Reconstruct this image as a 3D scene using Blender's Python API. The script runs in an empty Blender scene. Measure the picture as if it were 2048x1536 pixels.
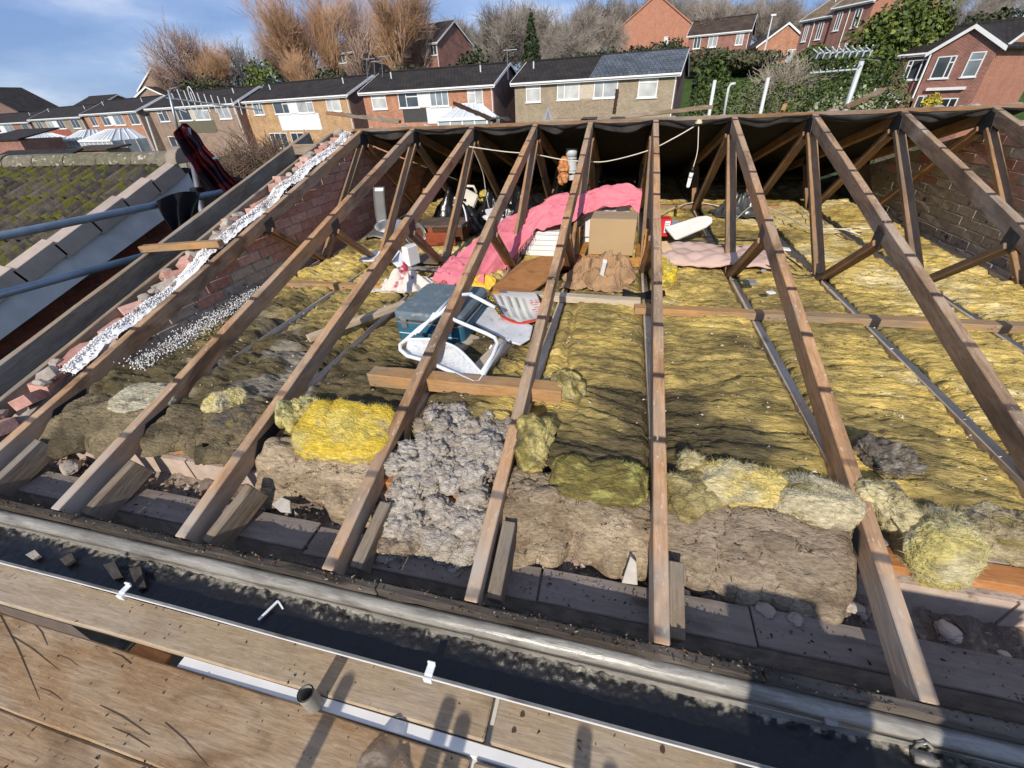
import bpy, bmesh, math, random
import numpy as np
from mathutils import Vector, Matrix, Euler, Quaternion
random.seed(7)
SC = bpy.context.scene
COL = SC.collection
rad = math.radians

# ------------------------------------------------------------------ camera
CAM = Vector((-.2967, -4.5156, 1.2004))
YAW, PITCH, ROLL, FPX = -.2606, .6023, -.0492, 822.74
_f = Vector((math.sin(YAW)*math.cos(PITCH), math.cos(YAW)*math.cos(PITCH), -math.sin(PITCH)))
_r = Vector((math.cos(YAW), -math.sin(YAW), 0)); _u = _r.cross(_f)
_r, _u = _r*math.cos(ROLL)+_u*math.sin(ROLL), -_r*math.sin(ROLL)+_u*math.cos(ROLL)
cd = bpy.data.cameras.new('camera'); cam = bpy.data.objects.new('camera', cd); COL.objects.link(cam)
cd.sensor_width = 36; cd.lens = FPX/2048*36; cd.clip_start = .05; cd.clip_end = 3000
M = Matrix((( _r.x, _u.x, -_f.x), (_r.y, _u.y, -_f.y), (_r.z, _u.z, -_f.z))).to_4x4(); M.translation = CAM
cam.matrix_world = M
SC.camera = cam
# measuring helpers: a sight line met with a level, a depth or a side plane of the place
def ray(x, y): return _f + _r*((x-1024)/FPX) + _u*((768-y)/FPX)
def atz(x, y, z): d = ray(x, y); return CAM + d*((z-CAM.z)/d.z)
def aty(x, y, Y): d = ray(x, y); return CAM + d*((Y-CAM.y)/d.y)
def atx(x, y, X): d = ray(x, y); return CAM + d*((X-CAM.x)/d.x)

# ------------------------------------------------------------------ sky and sun
SUN_EL, SUN_AZ = 29.0, 1.6          # sun stands behind the camera, a touch to the left
w = bpy.data.worlds.new('World'); SC.world = w; w.use_nodes = True
nt = w.node_tree; nt.nodes.clear(); N = nt.nodes.new; L = nt.links.new
out = N('ShaderNodeOutputWorld'); bg = N('ShaderNodeBackground'); bg.inputs[1].default_value = .15
sky = N('ShaderNodeTexSky'); sky.sky_type = 'NISHITA'; sky.sun_disc = False
sky.sun_elevation = rad(SUN_EL); sky.sun_rotation = rad(180+SUN_AZ); sky.air_density = 1.0; sky.dust_density = .0; sky.ozone_density = 4
tc = N('ShaderNodeTexCoord'); mp = N('ShaderNodeMapping'); mp.inputs['Scale'].default_value = (1.4, 1.4, 4.2); mp.inputs['Location'].default_value = (2.7, 5.1, 1.89)
nz = N('ShaderNodeTexNoise'); nz.inputs['Scale'].default_value = 2.2; nz.inputs['Detail'].default_value = 7; nz.inputs['Roughness'].default_value = .52
cr = N('ShaderNodeValToRGB'); cr.color_ramp.elements[0].position = .42; cr.color_ramp.elements[1].position = .64
cr.color_ramp.elements[0].color = (.95, 1.42, 2.65, 1); cr.color_ramp.elements[1].color = (3.5, 3.6, 4.2, 1); e_ = cr.color_ramp.elements.new(.52); e_.color = (1.55, 2.0, 3.2, 1)
mx = N('ShaderNodeMix'); mx.data_type = 'RGBA'; mx.inputs['Factor'].default_value = .85
L(tc.outputs['Generated'], mp.inputs[0]); L(mp.outputs[0], nz.inputs['Vector']); L(nz.outputs[0], cr.inputs[0])
L(cr.outputs[0], mx.inputs['B']); tn_ = N('ShaderNodeVectorMath'); tn_.operation = 'MULTIPLY'; tn_.inputs[1].default_value = (.72, .84, 1.0); L(sky.outputs[0], tn_.inputs[0]); L(tn_.outputs[0], mx.inputs['A']); L(mx.outputs['Result'], bg.inputs[0]); L(bg.outputs[0], out.inputs[0])
sd = bpy.data.lights.new('sun', 'SUN'); sd.energy = 3.3; sd.angle = rad(.5); sd.color = (1, .91, .78)
so = bpy.data.objects.new('sun', sd); COL.objects.link(so)
so.rotation_euler = Vector((math.sin(rad(SUN_AZ))*math.cos(rad(SUN_EL)), math.cos(rad(SUN_AZ))*math.cos(rad(SUN_EL)), -math.sin(rad(SUN_EL)))).to_track_quat('-Z', 'Y').to_euler()
SC.view_settings.view_transform = 'Standard'; SC.view_settings.look = 'None'; SC.view_settings.gamma = 1
SC.view_settings.use_curve_mapping = False; SC.view_settings.exposure = .5
SC.render.engine = 'CYCLES'

# ------------------------------------------------------------------ noise (vectorised)
def _h(ix, iy, iz, s):
    n = (ix.astype(np.int64)*374761393 + iy.astype(np.int64)*668265263 + iz.astype(np.int64)*2147483647 + s*1274126177) & 0xffffffff
    n = ((n ^ (n >> 13))*1274126177) & 0xffffffff
    n = ((n ^ (n >> 16))*2246822519) & 0xffffffff
    return ((n ^ (n >> 15)) & 0xffffff)/float(0xffffff)
def vn(x, y, z=0., s=0):
    x, y, z = np.broadcast_arrays(np.asarray(x, float), np.asarray(y, float), np.asarray(z, float))
    ix, iy, iz = np.floor(x), np.floor(y), np.floor(z); fx, fy, fz = x-ix, y-iy, z-iz
    fx, fy, fz = [t*t*t*(t*(t*6-15)+10) for t in (fx, fy, fz)]
    r = 0
    for dz in (0, 1):
        wz = fz if dz else 1-fz
        for dy in (0, 1):
            wy = fy if dy else 1-fy
            for dx in (0, 1):
                wx = fx if dx else 1-fx
                r = r + _h(ix+dx, iy+dy, iz+dz, s)*wx*wy*wz
    return r*2-1
def fbm(x, y, z=0., o=4, s=0, g=.5):
    a, r, k = 1., 0., 1.
    for i in range(o): r = r + a*vn(np.asarray(x)*k, np.asarray(y)*k, np.asarray(z)*k, s+i*17); a *= g; k *= 2.03
    return r
def billow(x, y, z=0., o=4, s=0):
    a, r, k = 1., 0., 1.
    for i in range(o): r = r + a*(1-np.abs(vn(np.asarray(x)*k, np.asarray(y)*k, np.asarray(z)*k, s+i*13))*2); a *= .5; k *= 2.1
    return r

# ------------------------------------------------------------------ mesh helpers
class MB:
    def __init__(s): s.v = []; s.f = []; s.c = None
    def add(s, vs, fs):
        b = len(s.v); s.v += [tuple(p) for p in vs]; s.f += [tuple(b+i for i in f) for f in fs]; return s
    def box(s, c, d, rot=None):
        x, y, z = [k/2 for k in d]
        vs = [Vector((sx*x, sy*y, sz*z)) for sz in (-1, 1) for sy in (-1, 1) for sx in (-1, 1)]
        if rot is not None: vs = [rot @ p for p in vs]
        c = Vector(c)
        return s.add([p+c for p in vs], [(0, 2, 3, 1), (4, 5, 7, 6), (0, 1, 5, 4), (2, 6, 7, 3), (0, 4, 6, 2), (1, 3, 7, 5)])
    def bb(s, x0, x1, y0, y1, z0, z1): return s.box(((x0+x1)/2, (y0+y1)/2, (z0+z1)/2), (abs(x1-x0), abs(y1-y0), abs(z1-z0)))
    def tube(s, pts, r, n=8, caps=True, r1=None):
        pts = [Vector(p) for p in pts]; m = len(pts); base = len(s.v); prev = None
        for i, p in enumerate(pts):
            t = (pts[min(i+1, m-1)]-pts[max(i-1, 0)]).normalized()
            if prev is None:
                a = t.orthogonal().normalized()
            else:
                a = (prev-t*prev.dot(t))
                a = a.normalized() if a.length > 1e-6 else t.orthogonal().normalized()
            prev = a; b = t.cross(a)
            rr = r if r1 is None else r+(r1-r)*i/(m-1)
            for k in range(n):
                q = p+(a*math.cos(2*math.pi*k/n)+b*math.sin(2*math.pi*k/n))*rr; s.v.append(tuple(q))
        for i in range(m-1):
            for k in range(n):
                s.f.append((base+i*n+k, base+i*n+(k+1) % n, base+(i+1)*n+(k+1) % n, base+(i+1)*n+k))
        if caps:
            s.f.append(tuple(base+k for k in reversed(range(n)))); s.f.append(tuple(base+(m-1)*n+k for k in range(n)))
        return s
    def beam(s, a, b, w_, h, up=(0, 0, 1)):
        a, b = Vector(a), Vector(b); x = (b-a).normalized(); up = Vector(up)
        y = up.cross(x).normalized(); z = x.cross(y); R = Matrix((x, y, z)).transposed()
        return s.box((a+b)/2, ((b-a).length, w_, h), R)
    def prism(s, poly, ax, t0, t1):
        n = len(poly)
        def P(p, t): q = list(p); q.insert(ax, t); return tuple(q)
        return s.add([P(p, t0) for p in poly]+[P(p, t1) for p in poly],
                     [tuple(range(n)), tuple(reversed(range(n, 2*n)))]+[(i, i+n, (i+1) % n+n, (i+1) % n) for i in range(n)])
    def grid(s, P):
        ny, nx = P.shape[:2]; b = len(s.v); s.v += [tuple(p) for p in P.reshape(-1, 3)]
        s.f += [(b+j*nx+i, b+j*nx+i+1, b+(j+1)*nx+i+1, b+(j+1)*nx+i) for j in range(ny-1) for i in range(nx-1)]; return s
    def mesh(s, name, smooth=False, bevel=0, fixn=True):
        me = bpy.data.meshes.new(name); me.from_pydata(s.v, [], s.f)
        if bevel or fixn:
            bm = bmesh.new(); bm.from_mesh(me)
            if fixn: bmesh.ops.recalc_face_normals(bm, faces=bm.faces)
            if bevel: bmesh.ops.bevel(bm, geom=[e for e in bm.edges if e.is_manifold and e.calc_face_angle(0) > .6], offset=bevel, segments=1, affect='EDGES')
            bm.to_mesh(me); bm.free()
        if smooth: me.polygons.foreach_set('use_smooth', [True]*len(me.polygons))
        me.update(); return me
    def build(s, name, mat, parent=None, smooth=False, bevel=0, fixn=True):
        return put(name, s.mesh(name, smooth, bevel, fixn), mat, parent)
def put(name, me, mat=None, parent=None, mw=None):
    if mat is not None and not me.materials: me.materials.append(mat)
    o = bpy.data.objects.new(name, me); COL.objects.link(o)
    if parent: o.parent = parent
    if mw is not None: o.matrix_basis = mw
    return o
def gridmesh(name, P, col=None, smooth=True):
    ny, nx = P.shape[:2]; me = bpy.data.meshes.new(name)
    v = P.reshape(-1, 3); idx = np.arange(ny*nx).reshape(ny, nx)
    q = np.stack([idx[:-1, :-1], idx[:-1, 1:], idx[1:, 1:], idx[1:, :-1]], -1).reshape(-1, 4)
    return fastmesh(me, v, q, col, smooth)
def fastmesh(me, v, q, col=None, smooth=True):
    if isinstance(me, str): me = bpy.data.meshes.new(me)
    v = np.asarray(v, np.float32); q = np.asarray(q, np.int32); k = q.shape[1]
    me.vertices.add(len(v)); me.vertices.foreach_set('co', v.ravel())
    me.loops.add(q.size); me.loops.foreach_set('vertex_index', q.ravel())
    me.polygons.add(len(q)); me.polygons.foreach_set('loop_start', np.arange(0, q.size, k, dtype=np.int32))
    me.polygons.foreach_set('use_smooth', np.full(len(q), smooth))
    if col is not None:
        a = me.color_attributes.new('col', 'FLOAT_COLOR', 'POINT')
        c = np.ones((len(v), 4), np.float32); c[:, :3] = col.reshape(-1, 3); a.data.foreach_set('color', c.ravel())
    me.update(); me.validate(); return me
def tag(o, label, cat=None, group=None, kind=None):
    if label: o['label'] = label
    if cat: o['category'] = cat
    if group: o['group'] = group
    if kind: o['kind'] = kind
    return o
def thing(name, label, cat, loc=(0, 0, 0), rz=0, group=None):
    o = bpy.data.objects.new(name, None); COL.objects.link(o); o.location = loc; o.rotation_euler = (0, 0, rz); o.empty_display_size = .1
    return tag(o, label, cat, group)
def struct(o): o['kind'] = 'structure'; return o
def stuff(o): o['kind'] = 'stuff'; return o
def frame(a, b, up=(0, 0, 1)):
    a, b = Vector(a), Vector(b); x = (b-a).normalized(); y = Vector(up).cross(x)
    y = y.normalized() if y.length > 1e-5 else x.orthogonal().normalized()
    z = x.cross(y); m = Matrix((x, y, z)).transposed().to_4x4(); m.translation = (a+b)/2; return m
_tm = {}
def timber(name, a, b, w_, h, mat, parent=None, up=(0, 0, 1), bevel=.003, rough=0):
    L_ = (Vector(b)-Vector(a)).length; key = (round(L_, 3), w_, h, mat.name, rough)
    if key not in _tm:
        m = MB()
        if rough:       # slightly waney, uneven edges
            n = 14; rs = np.random.RandomState(int(L_*1000) % 9999)
            for i in range(n+1):
                x = -L_/2+L_*i/n; d = rs.normal(0, rough, 8)
                m.v += [(x, -w_/2+d[0], -h/2+d[1]), (x, w_/2+d[2], -h/2+d[3]), (x, w_/2+d[4], h/2+d[5]), (x, -w_/2+d[6], h/2+d[7])]
            for i in range(n):
                k = i*4
                for j in range(4): m.f.append((k+j, k+(j+1) % 4, k+4+(j+1) % 4, k+4+j))
            m.f += [(3, 2, 1, 0), (n*4, n*4+1, n*4+2, n*4+3)]
        else: m.box((0, 0, 0), (L_, w_, h))
        _tm[key] = m.mesh(name, bevel=bevel)
    return put(name, _tm[key], mat, parent, frame(a, b, up))

# ------------------------------------------------------------------ materials
MATS = {}
def newmat(name):
    m = bpy.data.materials.new(name); m.use_nodes = True; MATS[name] = m
    return m, m.node_tree.nodes, m.node_tree.links, m.node_tree.nodes['Principled BSDF']
def plain(name, c, rough=.7, metal=0, spec=.3, var=.12, scale=8, bump=0, bscale=60, rnd=0., trans=0):
    if name in MATS: return MATS[name]
    m, n, l, b = newmat(name)
    t = n.new('ShaderNodeTexCoord'); z = n.new('ShaderNodeTexNoise'); z.inputs['Scale'].default_value = scale; z.inputs['Detail'].default_value = 5
    r = n.new('ShaderNodeValToRGB'); l.new(t.outputs['Object'], z.inputs['Vector']); l.new(z.outputs[0], r.inputs[0])
    r.color_ramp.elements[0].position = .3; r.color_ramp.elements[1].position = .7
    r.color_ramp.elements[0].color = tuple(k*(1-var) for k in c)+(1,); r.color_ramp.elements[1].color = tuple(min(1, k*(1+var)) for k in c)+(1,)
    src = r.outputs[0]
    if rnd:
        oi = n.new('ShaderNodeObjectInfo'); mm = n.new('ShaderNodeMapRange'); mm.inputs[3].default_value = 1-rnd; mm.inputs[4].default_value = 1+rnd
        l.new(oi.outputs['Random'], mm.inputs[0]); hs = n.new('ShaderNodeHueSaturation'); l.new(mm.outputs[0], hs.inputs['Value']); l.new(src, hs.inputs['Color']); src = hs.outputs[0]
    l.new(src, b.inputs['Base Color'])
    b.inputs['Roughness'].default_value = rough; b.inputs['Metallic'].default_value = metal; b.inputs['Specular IOR Level'].default_value = spec
    if trans: b.inputs['Transmission Weight'].default_value = trans
    if bump:
        z2 = n.new('ShaderNodeTexNoise'); z2.inputs['Scale'].default_value = bscale; z2.inputs['Detail'].default_value = 4; l.new(t.outputs['Object'], z2.inputs['Vector'])
        bp = n.new('ShaderNodeBump'); bp.inputs['Strength'].default_value = bump; bp.inputs['Distance'].default_value = .01; l.new(z2.outputs[0], bp.inputs['Height']); l.new(bp.outputs[0], b.inputs['Normal'])
    return m
def wood(name, light, dark, stain=(.035, .028, .022), samt=.5, bands=0., weather=None, sc=1., end=None):
    """grain along local x; stains with shapes of their own; optional marks where battens lay"""
    m, n, l, b = newmat(name)
    t = n.new('ShaderNodeTexCoord'); oi = n.new('ShaderNodeObjectInfo')
    va = n.new('ShaderNodeVectorMath'); va.operation = 'MULTIPLY_ADD'; va.inputs[1].default_value = (1, 1, 1)
    cx = n.new('ShaderNodeCombineXYZ'); mu = n.new('ShaderNodeMath'); mu.operation = 'MULTIPLY'; mu.inputs[1].default_value = 37.
    l.new(oi.outputs['Random'], mu.inputs[0]); l.new(mu.outputs[0], cx.inputs[0]); l.new(mu.outputs[0], cx.inputs[1])
    l.new(t.outputs['Object'], va.inputs[0]); l.new(cx.outputs[0], va.inputs[2])
    def noise(scale, vec, det=6, dist=0., ro=.55):
        mp = n.new('ShaderNodeMapping'); mp.inputs['Scale'].default_value = vec; l.new(va.outputs[0], mp.inputs[0])
        z = n.new('ShaderNodeTexNoise'); z.inputs['Scale'].default_value = scale*sc; z.inputs['Detail'].default_value = det; z.inputs['Distortion'].default_value = dist; z.inputs['Roughness'].default_value = ro
        l.new(mp.outputs[0], z.inputs['Vector']); return z.outputs[0]
    def ramp(src, p0, p1, c0, c1):
        r = n.new('ShaderNodeValToRGB'); r.color_ramp.elements[0].position = p0; r.color_ramp.elements[1].position = p1
        r.color_ramp.elements[0].color = (*c0, 1); r.color_ramp.elements[1].color = (*c1, 1); l.new(src, r.inputs[0]); return r.outputs[0]
    def mix(f, a, b_):
        x = n.new('ShaderNodeMix'); x.data_type = 'RGBA'
        if isinstance(f, float): x.inputs['Factor'].default_value = f
        else: l.new(f, x.inputs['Factor'])
        for k, v in (('A', a), ('B', b_)):
            if isinstance(v, tuple): x.inputs[k].default_value = (*v, 1)
            else: l.new(v, x.inputs[k])
        return x.outputs['Result']
    grain = noise(6, (.8, 8, 8), 9, 1.3, .68)
    col = ramp(grain, .3, .7, dark, light)
    col = mix(ramp(noise(9, (1, 1.6, 1.6), 8, .8, .7), .45, .75, (0, 0, 0), (.4,)*3), col, tuple(k*.68 for k in dark)); col = mix(ramp(noise(34, (1, 1.4, 1.4), 5, .4, .7), .56, .76, (0, 0, 0), (.45,)*3), col, tuple(min(1, k*1.35) for k in light))
    if weather:
        col = mix(ramp(noise(1.3, (1, 3, 3), 6, .8), .42, .62, (0, 0, 0), (1, 1, 1)), col, ramp(grain, .3, .7, tuple(k*.6 for k in weather), weather))
    st = ramp(noise(2.2, (.8, 2.2, 2.2), 7, 1.2), .5, .68, (0, 0, 0), (samt,)*3)
    col = mix(st, col, stain)
    fine = noise(70, (.3, 1, 1), 4)
    col = mix(ramp(fine, .55, .8, (0, 0, 0), (.35,)*3), col, tuple(k*.35 for k in dark))
    kv = n.new('ShaderNodeMapping'); kv.inputs['Scale'].default_value = (2.6, 7, 7); l.new(va.outputs[0], kv.inputs[0]); vo = n.new('ShaderNodeTexVoronoi'); vo.inputs['Scale'].default_value = 1.; l.new(kv.outputs[0], vo.inputs['Vector'])
    col = mix(ramp(vo.outputs['Distance'], .07, .16, (.75,)*3, (0, 0, 0)), col, tuple(k*.45 for k in dark))
    if bands:
        sx = n.new('ShaderNodeSeparateXYZ'); l.new(t.outputs['Object'], sx.inputs[0])
        wob = noise(3, (1, 1, 1), 2); ad = n.new('ShaderNodeMath'); ad.operation = 'MULTIPLY_ADD'; ad.inputs[1].default_value = .03; l.new(wob, ad.inputs[0]); l.new(sx.outputs[0], ad.inputs[2])
        fr = n.new('ShaderNodeMath'); fr.operation = 'PINGPONG'; fr.inputs[1].default_value = .165; l.new(ad.outputs[0], fr.inputs[0])
        bn = ramp(fr.outputs[0], .010, .020, (1, 1, 1), (0, 0, 0))
        rr = n.new('ShaderNodeValToRGB'); l.new(noise(2.9, (1, .2, .2), 1), rr.inputs[0]); rr.color_ramp.elements[0].position = .28; rr.color_ramp.elements[1].position = .45
        mm = n.new('ShaderNodeMath'); mm.operation = 'MULTIPLY'; l.new(bn, mm.inputs[0]); l.new(rr.outputs[0], mm.inputs[1])
        gz = n.new('ShaderNodeMath'); gz.operation = 'GREATER_THAN'; gz.inputs[1].default_value = .5
        nn = n.new('ShaderNodeSeparateXYZ'); l.new(t.outputs['Normal'], nn.inputs[0]); l.new(nn.outputs[2], gz.inputs[0])
        m2 = n.new('ShaderNodeMath'); m2.operation = 'MULTIPLY'; l.new(mm.outputs[0], m2.inputs[0]); l.new(gz.outputs[0], m2.inputs[1])
        m3 = n.new('ShaderNodeMath'); m3.operation = 'MULTIPLY'; m3.inputs[1].default_value = bands; l.new(m2.outputs[0], m3.inputs[0])
        col = mix(m3.outputs[0], col, (.03, .022, .026))
        # pale speckle and scuffing on the upper edge
        sp = n.new('ShaderNodeMath'); sp.operation = 'MULTIPLY'; l.new(ramp(noise(60, (.5, 1, 1), 2), .64, .72, (0, 0, 0), (.7,)*3), sp.inputs[0]); l.new(gz.outputs[0], sp.inputs[1])
        col = mix(sp.outputs[0], col, (.55, .47, .38))
    if end:
        sx2 = n.new('ShaderNodeSeparateXYZ'); l.new(t.outputs['Object'], sx2.inputs[0])
        mr = n.new('ShaderNodeMapRange'); mr.inputs[1].default_value = end[0]; mr.inputs[2].default_value = end[1]; l.new(sx2.outputs[0], mr.inputs[0])
        mm = n.new('ShaderNodeMath'); mm.operation = 'MULTIPLY'; l.new(mr.outputs[0], mm.inputs[0]); l.new(ramp(noise(4, (1, 1, 1), 5), .35, .6, (0, 0, 0), (1, 1, 1)), mm.inputs[1])
        col = mix(mm.outputs[0], col, end[2])
    l.new(col, b.inputs['Base Color']); b.inputs['Roughness'].default_value = .88; b.inputs['Specular IOR Level'].default_value = .06
    bp = n.new('ShaderNodeBump'); bp.inputs['Strength'].default_value = .5; bp.inputs['Distance'].default_value = .004; l.new(noise(16, (.35, 3, 3), 7, .8), bp.inputs['Height']); l.new(bp.outputs[0], b.inputs['Normal'])
    return m
def vcol(name, rough=.95, amt=.35, scale=60, bump=.6, bscale=90, dist=.01, spec=.15, dark=.5, stretch=(1, 1, 1)):
    """colour attribute broken up by fine noise"""
    m, n, l, b = newmat(name)
    a = n.new('ShaderNodeAttribute'); a.attribute_name = 'col'; t = n.new('ShaderNodeTexCoord')
    mp = n.new('ShaderNodeMapping'); mp.inputs['Scale'].default_value = stretch; l.new(t.outputs['Object'], mp.inputs[0])
    z = n.new('ShaderNodeTexNoise'); z.inputs['Scale'].default_value = scale; z.inputs['Detail'].default_value = 5; z.inputs['Roughness'].default_value = .65; z.inputs['Distortion'].default_value = .6
    l.new(mp.outputs[0], z.inputs['Vector'])
    r = n.new('ShaderNodeMapRange'); r.inputs[1].default_value = .3; r.inputs[2].default_value = .7; r.inputs[3].default_value = 1-amt; r.inputs[4].default_value = 1+amt; l.new(z.outputs[0], r.inputs[0])
    x = n.new('ShaderNodeVectorMath'); x.operation = 'SCALE'; l.new(a.outputs['Color'], x.inputs[0]); l.new(r.outputs[0], x.inputs['Scale'])
    l.new(x.outputs[0], b.inputs['Base Color']); b.inputs['Roughness'].default_value = rough; b.inputs['Specular IOR Level'].default_value = spec
    z2 = n.new('ShaderNodeTexNoise'); z2.inputs['Scale'].default_value = bscale; z2.inputs['Detail'].default_value = 5; z2.inputs['Distortion'].default_value = 1.; l.new(mp.outputs[0], z2.inputs['Vector'])
    bp = n.new('ShaderNodeBump'); bp.inputs['Strength'].default_value = bump; bp.inputs['Distance'].default_value = dist; l.new(z2.outputs[0], bp.inputs['Height']); l.new(bp.outputs[0], b.inputs['Normal'])
    return m
def multi(name, cols, rough=.85, var=.2, scale=25, bump=.5, bscale=120, speck=None, dist=.004):
    """each object takes one of the colours by its random number; mottled"""
    m, n, l, b = newmat(name)
    oi = n.new('ShaderNodeObjectInfo'); r = n.new('ShaderNodeValToRGB'); r.color_ramp.interpolation = 'CONSTANT'; l.new(oi.outputs['Random'], r.inputs[0])
    e = r.color_ramp.elements
    while len(e) < len(cols): e.new(.5)
    for i, c in enumerate(cols): e[i].position = i/len(cols); e[i].color = (*c, 1)
    t = n.new('ShaderNodeTexCoord'); va = n.new('ShaderNodeVectorMath'); va.operation = 'ADD'; l.new(t.outputs['Object'], va.inputs[0]); l.new(oi.outputs['Location'], va.inputs[1])
    z = n.new('ShaderNodeTexNoise'); z.inputs['Scale'].default_value = scale; z.inputs['Detail'].default_value = 6; z.inputs['Roughness'].default_value = .65; l.new(va.outputs[0], z.inputs['Vector'])
    mr = n.new('ShaderNodeMapRange'); mr.inputs[1].default_value = .3; mr.inputs[2].default_value = .7; mr.inputs[3].default_value = 1-var; mr.inputs[4].default_value = 1+var; l.new(z.outputs[0], mr.inputs[0])
    x = n.new('ShaderNodeVectorMath'); x.operation = 'SCALE'; l.new(r.outputs[0], x.inputs[0]); l.new(mr.outputs[0], x.inputs['Scale']); src = x.outputs[0]
    if speck:
        z3 = n.new('ShaderNodeTexNoise'); z3.inputs['Scale'].default_value = speck[1]; z3.inputs['Detail'].default_value = 4; l.new(va.outputs[0], z3.inputs['Vector'])
        rr = n.new('ShaderNodeValToRGB'); rr.color_ramp.elements[0].position = speck[2]; rr.color_ramp.elements[1].position = speck[2]+.08; l.new(z3.outputs[0], rr.inputs[0])
        mx = n.new('ShaderNodeMix'); mx.data_type = 'RGBA'; l.new(rr.outputs[0], mx.inputs['Factor']); l.new(src, mx.inputs['A']); mx.inputs['B'].default_value = (*speck[0], 1); src = mx.outputs['Result']
    l.new(src, b.inputs['Base Color']); b.inputs['Roughness'].default_value = rough; b.inputs['Specular IOR Level'].default_value = .2
    z2 = n.new('ShaderNodeTexNoise'); z2.inputs['Scale'].default_value = bscale; z2.inputs['Detail'].default_value = 4; l.new(va.outputs[0], z2.inputs['Vector'])
    bp = n.new('ShaderNodeBump'); bp.inputs['Strength'].default_value = bump; bp.inputs['Distance'].default_value = dist; l.new(z2.outputs[0], bp.inputs['Height']); l.new(bp.outputs[0], b.inputs['Normal'])
    return m

# ================================================================== the opened roof
H, T = 1.0119, .2818
RL = lambda y: H-T*abs(y)                       # roof line (top edge of the rafters)
XT = [-3.0007, -2.406, -1.774, -1.146, -.632, -.0586, .584, 1.196, 1.819, 2.419]
NL = math.hypot(3.9, 3.9*T)
m_raf = wood('rafter_wood', (.6, .37, .2), (.36, .195, .095), stain=(.1, .062, .038), samt=.72, bands=.92, weather=(.48, .35, .24), end=(-NL/2+.55, -NL/2+.05, (.42, .37, .31)))
m_rafb = wood('rafter_wood_wavy', (.5, .35, .22), (.27, .165, .1), stain=(.55, .47, .37), samt=.55, bands=.9, weather=(.24, .165, .11))
m_web = wood('web_wood', (.46, .28, .15), (.27, .145, .072), stain=(.08, .05, .033), samt=.4, weather=(.3, .21, .14))
m_chord = wood('chord_wood', (.6, .47, .33), (.42, .31, .2), samt=.2, weather=(.62, .53, .41))
m_new = wood('binder_wood', (.52, .31, .14), (.35, .185, .075), stain=(.22, .17, .12), samt=.5, weather=(.36, .27, .18))
m_plate = plain('nail_plate_metal', (.07, .075, .08), .55, .6, .5, .25, 30)
NODE = 1.12
ordn = ['standing hard against the left brick gable', 'second from the left gable', 'third from the left gable, above the yellow wool fold',
        'fourth from the left gable, crossing the folding chair', 'fifth from the left gable, right of the newspaper', 'in the middle, running straight up and down in view',
        'seventh from the left gable, next right of the middle one', 'third from the right brick wall', 'second from the right brick wall', 'standing hard against the right brick wall']
def make_truss(i, x):
    t = thing('roof_truss', 'bare timber roof truss '+ordn[i], 'roof truss', (x, 0, 0), 0, 'trusses of the stripped roof')
    wv = m_rafb if i >= 7 else m_raf
    h, wd = .088, .046
    n = Vector((0, -T, 1)).normalized()*(h/2)
    near = -3.9
    timber('rafter', Vector((0, near, RL(near)))-Vector((0, -T, 1)).normalized()*(h/2), Vector((0, -.004, RL(0)))-Vector((0, -T, 1)).normalized()*(h/2), wd, h, wv, t, rough=.0012)
    timber('rafter', Vector((0, 3.5, RL(3.5)))-Vector((0, T, 1)).normalized()*(h/2), Vector((0, .004, RL(0)))-Vector((0, T, 1)).normalized()*(h/2), wd, h, m_web, t)
    timber('bottom_chord', (0, -3.46, -.015), (0, 3.46, -.015), .045, .09, m_chord, t)
    zap = RL(0)-.14
    for s in (-1, 1):
        timber('web', (0, s*.045, zap), (0, s*NODE, .02), .035, .075, m_web, t, up=(1, 0, 0))
        timber('strut', (0, s*(NODE+.03), .03), (0, s*1.66, RL(1.66)-.11), .035, .075, m_web, t, up=(1, 0, 0))
    for sx in (-1, 1):
        xx = sx*.0245
        p = MB().prism([(-.1, RL(.1)-.125), (-.06, RL(.1)-.15), (.06, RL(.1)-.15), (.1, RL(.1)-.125), (.06, RL(.06)-.02), (0, RL(0)-.02), (-.06, RL(.06)-.02)], 0, xx-.001, xx+.001).build('nail_plate', m_plate, t)
        for s in (-1, 1):
            MB().prism([(s*(NODE-.1), .0), (s*(NODE+.1), .0), (s*(NODE+.1), .06), (s*(NODE-.1), .06)], 0, xx-.001, xx+.001).build('nail_plate', m_plate, t)
            y0 = s*1.66
            MB().prism([(y0-.05, RL(y0-.05)-.035), (y0+.05, RL(y0+.05)-.035), (y0+.05, RL(y0+.05)-.13), (y0-.05, RL(y0-.05)-.13)], 0, xx-.001, xx+.001).build('nail_plate', m_plate, t)
        # black felt-backed plate at the heel
        MB().prism([(-3.52, -.05), (-3.34, -.03), (-3.3, .03), (-3.47, .01)], 0, xx*1.06-.001, xx*1.06+.001).build('heel_plate', MATS.get('heel_black') or plain('heel_black', (.02, .02, .022), .9), t)
    return t
for i, x in enumerate(XT): make_truss(i, x)

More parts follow.
